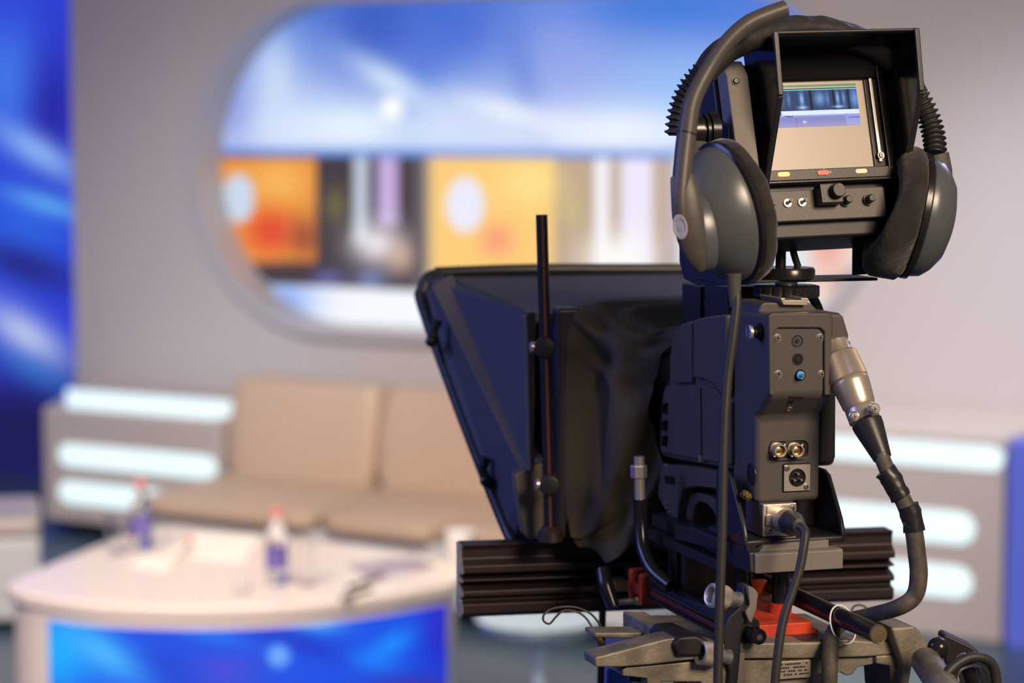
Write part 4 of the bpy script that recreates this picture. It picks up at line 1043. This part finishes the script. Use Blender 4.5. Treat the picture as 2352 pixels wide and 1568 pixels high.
def knurled(px, py, y, qx, qy):
    a = Yp(px, py, y); b = Yp(qx, qy, y+.006); ax = (b-a).normalized(); e1 = ax.cross(UP).normalized(); e2 = ax.cross(e1)
    L1 = (b-a).length; rr = []
    def ring(t, r, kn=0): return [a+ax*t+(e1*math.cos(2*PI*j/120)+e2*math.sin(2*PI*j/120))*r*(1-.035*kn*(j % 2)) for j in range(120)]
    m = MB(); m.ringloft([ring(.006, .0065), ring(.0004, .0075), ring(0, .0095), ring(.001, .0112), ring(.002, .0115, 1), ring(.017, .0115, 1), ring(.019, .0105), ring(.0195, .0075)])
    k = m.build('knurled_knob', M['alu'], kc, angle=22, label='knurled silver knob')
    m = MB(); m.lathe(a+ax*.0195, ax, [(0, .009), (.003, .009), (.003, .0065), (.010, .0062), (.010, .0075), (.014, .0075)], 28); m.build('collar', M['steel'], k)
knurled(1631, 1366, -.060, 1690, 1376)
knurled(1607, 1498, -.062, 1668, 1508)

# ---- teleprompter
PF = Frame(at(1250, 1240, 2.56), yaw=math.radians(11.5))
tp = thing('teleprompter', 'black teleprompter with flared hood, cloth shroud and ribbed monitor bar', 'teleprompter', at(1300, 1430, 2.6))
# monitor bar: ribbed extrusion
bx = Frame(at(1063, 1335, 2.58), yaw=math.radians(11.0))
bz = lambda py: bx.X(1063, py, 0)[2]
zz = [bz(v) for v in (1252, 1418)]; hh = zz[0]-zz[1]
pr_ = [(0.000, 1.0), (.004, .93), (.004, .80), (-.0, .76), (-.006, .72), (-.006, .62), (.010, .60), (.010, .56), (-.004, .53), (-.004, .50), (.012, .48), (.012, .44), (.0, .40), (-.005, .37), (-.005, .30), (.006, .27), (.006, .22), (-.004, .19), (-.004, .06), (.002, .0), (.03, .0), (.03, 1.0)]
xend = bx.Y(2052, 1300, .0)[0]
m = MB(); m.lX(bx, [(y_, zz[1]+hh*t) for y_, t in pr_], 0, xend); m.build('monitor_bar', M['brownbar'], tp, bevel=.0012, label='dark brown ribbed bar')
m = MB(); m.lX(bx, [(y_, zz[1]+hh*t*.985+.0005) for y_, t in pr_], -.002, 0.0); m.build('bar_end', M['steel'], tp)
# hood panels
NLt, NLb = at(1212, 718, 2.64), at(1216, 1085, 2.60)
NRt, NRb = NLt+PF.ax[0]*.315, NLb+PF.ax[0]*.315
FLt, FLb = at(984, 634, 2.96), at(1190, 1238, 2.66)
FRt, FRb = FLt+PF.ax[0]*.42, FLb+PF.ax[0]*.34
def panel(pts, name, mt, th=.004, label=None):
    m = MB(); m.poly(pts); return m.build(name, mt, tp, solid=th, smooth=False, label=label)
panel([FLt, FRt, NRt, NLt], 'hood_top', M['panel'])
panel([at(1016, 630, 2.945), at(985, 642, 2.945), at(975, 668, 2.94), at(978, 705, 2.925), at(1071, 965, 2.80), at(1167, 1208, 2.67), at(1187, 1238, 2.66), NLb, NLt], 'hood_side', M['panel'])
panel([FRt, NRt, NRb, FRb], 'hood_side', M['panel'])
panel([FLb, NLb, NRb, FRb], 'hood_floor', M['panel'])
panel([FLt, FRt, FRb, FLb], 'mirror_glass', M['screenglass'], .003)
def strip(a, b, w, th, name, mt=None, side=None):
    a, b = V(a), V(b); d = (b-a).normalized(); n_ = (side or V((0, -1, 0))); n_ = (n_-d*n_.dot(d)).normalized(); s_ = d.cross(n_)
    m = MB(); m.prism([a+s_*w/2, a-s_*w/2, b-s_*w/2, b+s_*w/2], n_*th); return m.build(name, mt or M['hoodarm'], tp, bevel=.0015)
# rounded front rim of the hood, seen as the left outline
m = MB(); m.tube([at(1016, 628, 2.945), at(985, 640, 2.945), at(972, 668, 2.94), at(974, 705, 2.925), at(1068, 965, 2.80), at(1165, 1210, 2.67), at(1185, 1240, 2.66)], .0075, 12, 5, flat=1.1, up=(0, -1, 0)); m.build('front_rim', M['body_dark'], tp)
m = MB(); m.tube([at(1000, 626, 2.945), at(1200, 619, 2.96), at(1400, 618, 2.985), at(1620, 618, 3.01)], .007, 12, 5); m.build('top_rim', M['body_dark'], tp)
strip(at(1018, 650, 2.885), at(1232, 1085, 2.600), .028, .006, 'side_arm')
m = MB(); m.pY(PF, [(1180, 1090), (1222, 1070), (1240, 1062), (1300, 1075), (1310, 1238), (1215, 1240), (1200, 1220)], .03, .05); m.build('lower_bracket', M['hoodarm'], tp, bevel=.003)
m = MB(); m.pY(PF, [(1205, 725), (1212, 716), (1285, 712), (1290, 730), (1272, 740), (1232, 742), (1228, 1080), (1214, 1085), (1208, 760)], .02, .04); m.build('rear_upright', M['hoodarm'], tp, bevel=.003)
strip(at(1022, 640, 2.93), at(1212, 716, 2.66), .008, .004, 'edge_trim', M['body_dark'], V((0, 0, 1)))
# clips on the outer edge
for (a, b, c, d_, D) in ((1000, 735, 992, 790, 2.87), (1112, 1050, 1118, 1110, 2.72)):
    m = MB(); m.tube([at(a+4, b, D-.01), at(a-4, (b+d_)/2, D-.01), at(c+6, d_, D-.01)], [.007, .005, .007], 12, 5); cp2 = m.build('edge_clip', M['body_dark'], tp)
    m = MB(); m.ball(at(c-2, d_-6, D-.02), .007, 14); m.build('clip_knob', M['gloss_black'], cp2)
# upright post with reddish strip, two locking knobs and foot
ptop, pbot = at(1244, 493, 2.55), at(1264, 1237, 2.55)
m = MB(); m.tube([ptop, pbot], .0062, 24, smooth=False, up=(0, -1, 0)); ps = m.build('upright_post', M['gloss_black'], tp)
dd = (pbot-ptop)
m = MB(); q0 = ptop+V((.0006, -.0060, 0)); q1 = pbot+V((.0006, -.0060, 0)); m.prism([q0+V((-.0012, 0, 0)), q0+V((.0014, 0, 0)), q1+V((.0014, 0, 0)), q1+V((-.0012, 0, 0))], V((0, -.0008, 0))); m.build('colour_strip', M['warmline'], ps)
for a, b in ((1251, 797), (1263, 1112)):
    c = at(a, b, 2.545)
    m = MB(); m.lathe(c+V((0, .004, 0)), V((0, -1, 0)), [(0, .011), (.008, .0115), (.012, .010), (.013, .006)], 24); k = m.build('locking_knob', M['body_dark'], tp)
    m = MB(); m.lathe(c+V((-.002, .002, 0)), V((-1, -.2, 0)), [(.006, .006), (.013, .006), (.014, .004)], 18); m.build('pin', M['nickel'], k)
    m = MB(); m.box(R, 0, 0.001, 0, .001, 0, .001); m.b.free()
m = MB(); m.lathe(pbot+V((0, 0, -.002)), UP, [(0, .014), (.010, .013), (.016, .008)], 24); m.build('post_foot', M['brownbar'], tp)
# cloth shroud: loft from the hood mouth to the lens with folds
ringsC = []; N1, N2 = 96, 26
c0 = PF.Y(1425, 950, .045); 
def sq(a, hx, hz, p):
    c, s_ = math.cos(a), math.sin(a); return hx*math.copysign(abs(c)**p, c), hz*math.copysign(abs(s_)**p, s_)
zt0, zb0 = PF.Y(1400, 686, .02)[2], PF.Y(1400, 1222, .02)[2]
xl0, xr0 = PF.Y(1281, 900, .02)[0], PF.Y(1281, 900, .02)[0]+.265
mx0, mz0 = (xl0+xr0)/2, (zt0+zb0)/2
end = R.p(cx_, .245, cz_) 
for i in range(N2+1):
    t = i/N2
    if t < .12: sc_t = 0; yy = .05-.05*(t/.12)
    else: sc_t = (t-.12)/.88; yy = 0
    ring = []
    for j in range(N1):
        a = 2*PI*j/N1
        X_, Z_ = sq(a, (xr0-xl0)/2, (zt0-zb0)/2, .30)
        Pm = PF.p(mx0+X_, yy, mz0+Z_)
        Xe, Ze = sq(a, .066, .072, .9)
        Pe = end+R.ax[0]*Xe+UP*Ze
        k = sc_t**1.25
        P = Pm.lerp(Pe, k)
        sag = math.sin(PI*sc_t)
        P += V((0, 0, -1))*sag*(.045 if Z_ < 0 else .012)
        f_ = noise.noise(V((math.cos(a)*2.2, math.sin(a)*2.2, sc_t*1.6+3)))*.040+noise.noise(V((math.cos(a)*5, math.sin(a)*5, sc_t*3)))*.018+math.sin(a*9+sc_t*5)*.004
        P += (P-PF.p(mx0, yy, mz0)).normalized()*f_*min(1, sc_t*5)*(1-sc_t*.5)
        P += PF.ax[1]*(-.006+noise.noise(V((a*3, sc_t*4, 1)))*.012)*sag
        ring.append(P)
    ringsC.append(ring)
m = MB(); m.ringloft(ringsC, False, False); m.build('cloth_shroud', M['cloth'], tp, angle=80)
m = MB(); m.box(PF, xl0-.005, xl0+.02, -.002, .04, zb0-.002, zt0-.008); m.build('shroud_frame', M['body_dark'], tp, bevel=.004)
# black arm and brass fittings in front of the bar
m = MB(); m.tube([at(1385, 1310, 2.50), at(1392, 1345, 2.49), at(1410, 1395, 2.48)], [.010, .011, .008], 14, flat=.8, up=(0, -1, 0)); m.build('fixing_lever', M['gloss_black'], tp)
m = MB(); m.box(bx, bx.Y(1412, 1345, -.03)[0], bx.Y(1444, 1345, -.03)[0], -.03, -.004, bz(1360), bz(1335)); m.build('brass_block', M['amber'], tp, bevel=.001)
m = MB(); m.cyl(at(1412, 1384, 2.5), at(1466, 1378, 2.5), .0035, 14); br = m.build('brass_bolt', M['nickel'], tp)
m = MB(); m.ball(at(1466, 1378, 2.495), .0055, 14); m.build('bolt_tip', M['gold'], br)
m = MB(); m.box(bx, bx.Y(1410, 1385, -.02)[0], bx.Y(1500, 1385, -.02)[0], -.02, .0, bz(1402), bz(1366)); m.build('mount_foot', M['satin_black'], tp, bevel=.001)

# ---- coaxial hose with nut, left of the camera
hz = thing('coax_cable', 'black coaxial cable with silver nut, standing up beside the cloth shroud', 'cable', at(1480, 1250, 2.45))
m = MB(); m.cyl(at(1468, 1048, 2.45), at(1470, 1152, 2.45), .0055, 20); cn = m.build('connector', M['alu'], hz)
m = MB(); m.lathe(at(1467, 1068, 2.45), V((0.02, 0, -1)), [(0, .008), (.001, .0085), (.012, .0085), (.013, .008)], 6); m.build('hex_nut', M['alu'], cn, smooth=False)
m = MB(); m.tube([at(1470, 1145, 2.45), at(1472, 1200, 2.45), at(1478, 1262, 2.44), at(1500, 1310, 2.42), at(1540, 1345, 2.40)], .0072, 14); m.build('hose', M['gloss_black'], hz)

# ---- thin wire loop
m = MB(); m.tube([at(*p) for p in [(1385, 1478, 2.36), (1365, 1448, 2.36), (1345, 1418, 2.36), (1322, 1404, 2.36), (1295, 1402, 2.36), (1278, 1415, 2.36), (1262, 1432, 2.36), (1248, 1424, 2.36), (1252, 1408, 2.36), (1275, 1396, 2.365), (1320, 1394, 2.37), (1360, 1412, 2.38), (1388, 1450, 2.39)]], .0011, 8)
wl = m.build('wire_loop', M['cable_grey'], angle=60); tag(wl, 'thin curled wire sticking out of the left end of the pan head', 'wire')
m = MB(); m.tube([at(*p) for p in [(1368, 1452, 2.358), (1374, 1464, 2.358), (1384, 1480, 2.358)]], .0034, 10); m.build('sleeve', M['bronze'], wl)

# ---- pan head
ph = thing('pan_head', 'worn cast metal pan head carrying the camera rig on its pedestal', 'pan head', Yp(1760, 1600, .08))
yh = -.055
zT = zy(1600, 1475, yh)
m = MB(); m.pY(R, [(1368, 1532), (1366, 1512), (1372, 1507), (1384, 1505), (1528, 1467), (1560, 1463), (1600, 1470), (1615, 1478), (1900, 1474), (1935, 1468), (1990, 1472), (2068, 1474), (2076, 1482), (2074, 1500), (2000, 1508), (1880, 1512), (1600, 1514), (1500, 1526), (1430, 1532)], yh, yh+.032)
m.pY(R, [(1548, 1468), (1600, 1470), (1615, 1478), (1900, 1474), (1990, 1472), (1990, 1505), (1548, 1510)], yh+.02, yh+.16)
m.pY(R, [(1366, 1452), (1440, 1452), (1580, 1449), (1580, 1470), (1366, 1464)], yh+.10, yh+.13)
m.build('top_casting', M['cast'], ph, bevel=.002)
m = MB(); m.pY(R, [(1430, 1552), (1430, 1538), (1440, 1532), (1600, 1518), (1960, 1508), (2012, 1507), (2013, 1524), (1970, 1532), (1960, 1548), (1945, 1552), (1932, 1544), (1870, 1548), (1866, 1600), (1800, 1600), (1700, 1600), (1620, 1600), (1610, 1566), (1520, 1566), (1510, 1600), (1490, 1600), (1486, 1558)], yh+.006, yh+.05)
m.build('lower_casting', M['cast'], ph, bevel=.0015)
m = MB(); m.pY(R, [(1546, 1480), (1560, 1462), (1600, 1460), (1640, 1478), (1640, 1506), (1556, 1508)], yh-.006, yh+.06); m.build('lock_block', M['satin_black'], ph, bevel=.003)
m = MB(); m.box(R, xy(1700, 1478, yh), xy(1925, 1478, yh), yh+.004, .24, zy(1800, 1478, yh), rz0); m.build('slide_plate', M['satin_black'], ph, bevel=.001)
m = MB(); m.prism(rrect(R, xy(1786, 1538, yh), xy(1861, 1538, yh), zy(1820, 1557, yh), zy(1820, 1517, yh), yh-.0012, .002), RA*.006); bdg = m.build('rating_plate', M['nickel'], ph, bevel=.0004, label='small silver rating plate')
random.seed(9)
m = MB()
for r_ in range(4):
    zc_ = zy(1820, 1524+r_*8, yh-.0014); x_ = xy(1793, 1538, yh)
    while x_ < xy(1853, 1538, yh):
        w_ = random.uniform(.0008, .0026)
        if random.random() < .75: m.box(R, x_, x_+w_, yh-.0016, yh-.0011, zc_-.0008, zc_+.0007)
        x_ += w_+.0007
m.build('engraving', M['body_dark'], bdg)
# bolts under the left arm
for a in (1458,):
    m = MB(); m.cyl(Yp(a, 1552, yh+.03), Yp(a, 1562, yh+.03), .006, 16); m.build('bolt', M['gloss_black'], ph)
# right hand yoke and handle socket
m = MB(); m.pY(R, [(2046, 1441), (2100, 1437), (2112, 1447), (2160, 1516), (2118, 1520), (2096, 1530), (2084, 1600), (2060, 1600), (2076, 1530)], yh-.015, yh+.05); m.build('handle_yoke', M['cast'], ph, bevel=.003)
m = MB(); m.pY(R, [(2012, 1506), (2070, 1502), (2072, 1522), (2064, 1530), (2066, 1600), (2048, 1600), (2044, 1530), (2012, 1524)], yh, yh+.06); m.build('side_bracket', M['cast'], ph, bevel=.002)
m = MB(); m.lathe(at(2122, 1512, 2.22), (at(2210, 1640, 2.12)-at(2122, 1512, 2.22)), [(0, .012), (.004, .0135), (.09, .0145)], 36); m.build('handle_socket', M['cast'], ph)
# dark knob + hidden body + pedestal down to the floor
pc0 = R.p((rx0+rx1)/2, .06, 0); pc0.z = 0
zlow = R.o.z+zy(1700, 1600, yh+.05)
m = MB(); m.lathe(V((pc0.x, pc0.y, zlow-.16)), UP, [(0, .05), (.05, .075), (.165, .075)], 40); m.build('fluid_drum', M['satin_black'], ph)
pd = thing('camera_pedestal', 'grey camera pedestal column standing on the floor under the pan head', 'pedestal', V((pc0.x, pc0.y, 0)))
m = MB(); m.lathe(V((pc0.x, pc0.y, .10)), UP, [(0, .09), (.5, .09), (.505, .065), (zlow-.26, .065)], 40); m.build('column', M['satin_black'], pd)
for k in range(3):
    a = PI/2+k*2*PI/3; d = V((math.cos(a), math.sin(a), 0)); s_ = V((-d.y, d.x, 0)); c = V((pc0.x, pc0.y, .08))
    m = MB(); m.prism([c+s_*.045, c-s_*.045, c+d*.42-s_*.03, c+d*.42+s_*.03], V((0, 0, .05))); m.build('leg', M['satin_black'], pd, bevel=.006)
    m = MB(); m.cyl(c+d*.38+V((0, 0, -.03))+s_*.02, c+d*.38+V((0, 0, -.03))-s_*.02, .05, 24); m.build('wheel', M['rubber'], pd)
# thin rod hanging under the left arm
m = MB(); q0 = at(1384, 1400, 2.585); m.cyl(q0, V((q0.x-.03, q0.y-.02, 0)), .004, 12); tag(m.build('stay_rod', M['gloss_black']), 'thin black stay rod running down from the ribbed bar, left of the pan head', 'rod')
m = MB(); q0, q1 = at(1393, 1536, 2.62), at(1500, 1536, 2.62); m.prism([q0, q1, V((q1.x, q1.y, 0)), V((q0.x-.02, q0.y, 0))], V((0, .22, 0))); tag(m.build('equipment_case', M['bluecase'], bevel=.003), 'bright blue upright case standing on the floor behind the left arm of the pan head', 'case')

# ---- control clamp at lower right
cc = thing('handle_clamp', 'black angular handle clamp with ball knob at the lower right of the pan head', 'clamp', at(2230, 1600, 2.2))
m = MB(); m.prism([at(a, b, 2.26) for a, b in [(2163, 1462), (2172, 1456), (2232, 1484), (2262, 1510), (2300, 1545), (2292, 1566), (2240, 1640), (2150, 1640), (2172, 1530)]], V((0, .025, 0))); m.build('clamp_body', M['satin_black'], cc, bevel=.003)
m = MB(); m.ball(at(2155, 1488, 2.22), .0105, 28); m.build('ball_knob', M['gloss_black'], cc)
m = MB(); m.cyl(at(2155, 1496, 2.225), at(2162, 1535, 2.24), .004, 14); m.build('lever', M['steel'], cc)
m = MB(); m.lathe(at(2210, 1510, 2.235), at(2222, 1535, 2.22)-at(2210, 1510, 2.235), [(0, .006), (.02, .006)], 20); m.build('pin', M['steel'], cc)
ax_ = at(2262, 1640, 2.18)-at(2224, 1528, 2.21); L_ = ax_.length
m = MB(); m.lathe(at(2224, 1528, 2.21), ax_, [(k*.0012, .0072 if k % 2 else .0080) for k in range(int(L_/.0012))], 24); m.build('threaded_stem', M['gloss_black'], cc, angle=20)
m = MB()
c = at(2233, 1550, 2.20)
for q_ in range(2):
    m.tube([c+V((math.cos(a)*.0135, -abs(math.sin(a))*.004, math.sin(a)*.011-.002+.0012*q_)) for a in [PI*1.15*i/14-.1 for i in range(15)]], .0007, 8, 2)
m.build('wire_ring', M['alu'], cc)
m = MB(); m.tube([at(*p) for p in [(2145, 1600, 2.17), (2165, 1560, 2.17), (2190, 1530, 2.175), (2225, 1510, 2.18), (2262, 1512, 2.185), (2285, 1540, 2.19), (2292, 1620, 2.19)]], .0048, 14)
tag(m.build('looped_cable', M['rubber'], angle=60), 'black cable looping over the handle clamp at the lower right', 'cable')
# green cord arc behind the capped rod
m = MB(); m.tube([at(*p) for p in [(1955, 1404, 2.55), (1962, 1392, 2.55), (1976, 1389, 2.55), (1990, 1396, 2.55), (2000, 1412, 2.55)]], .0012, 8)
tag(m.build('cord', mat('green_cord', (.03, .08, .04), .5), angle=60), 'thin dark green cord arching behind the capped rod', 'cord')
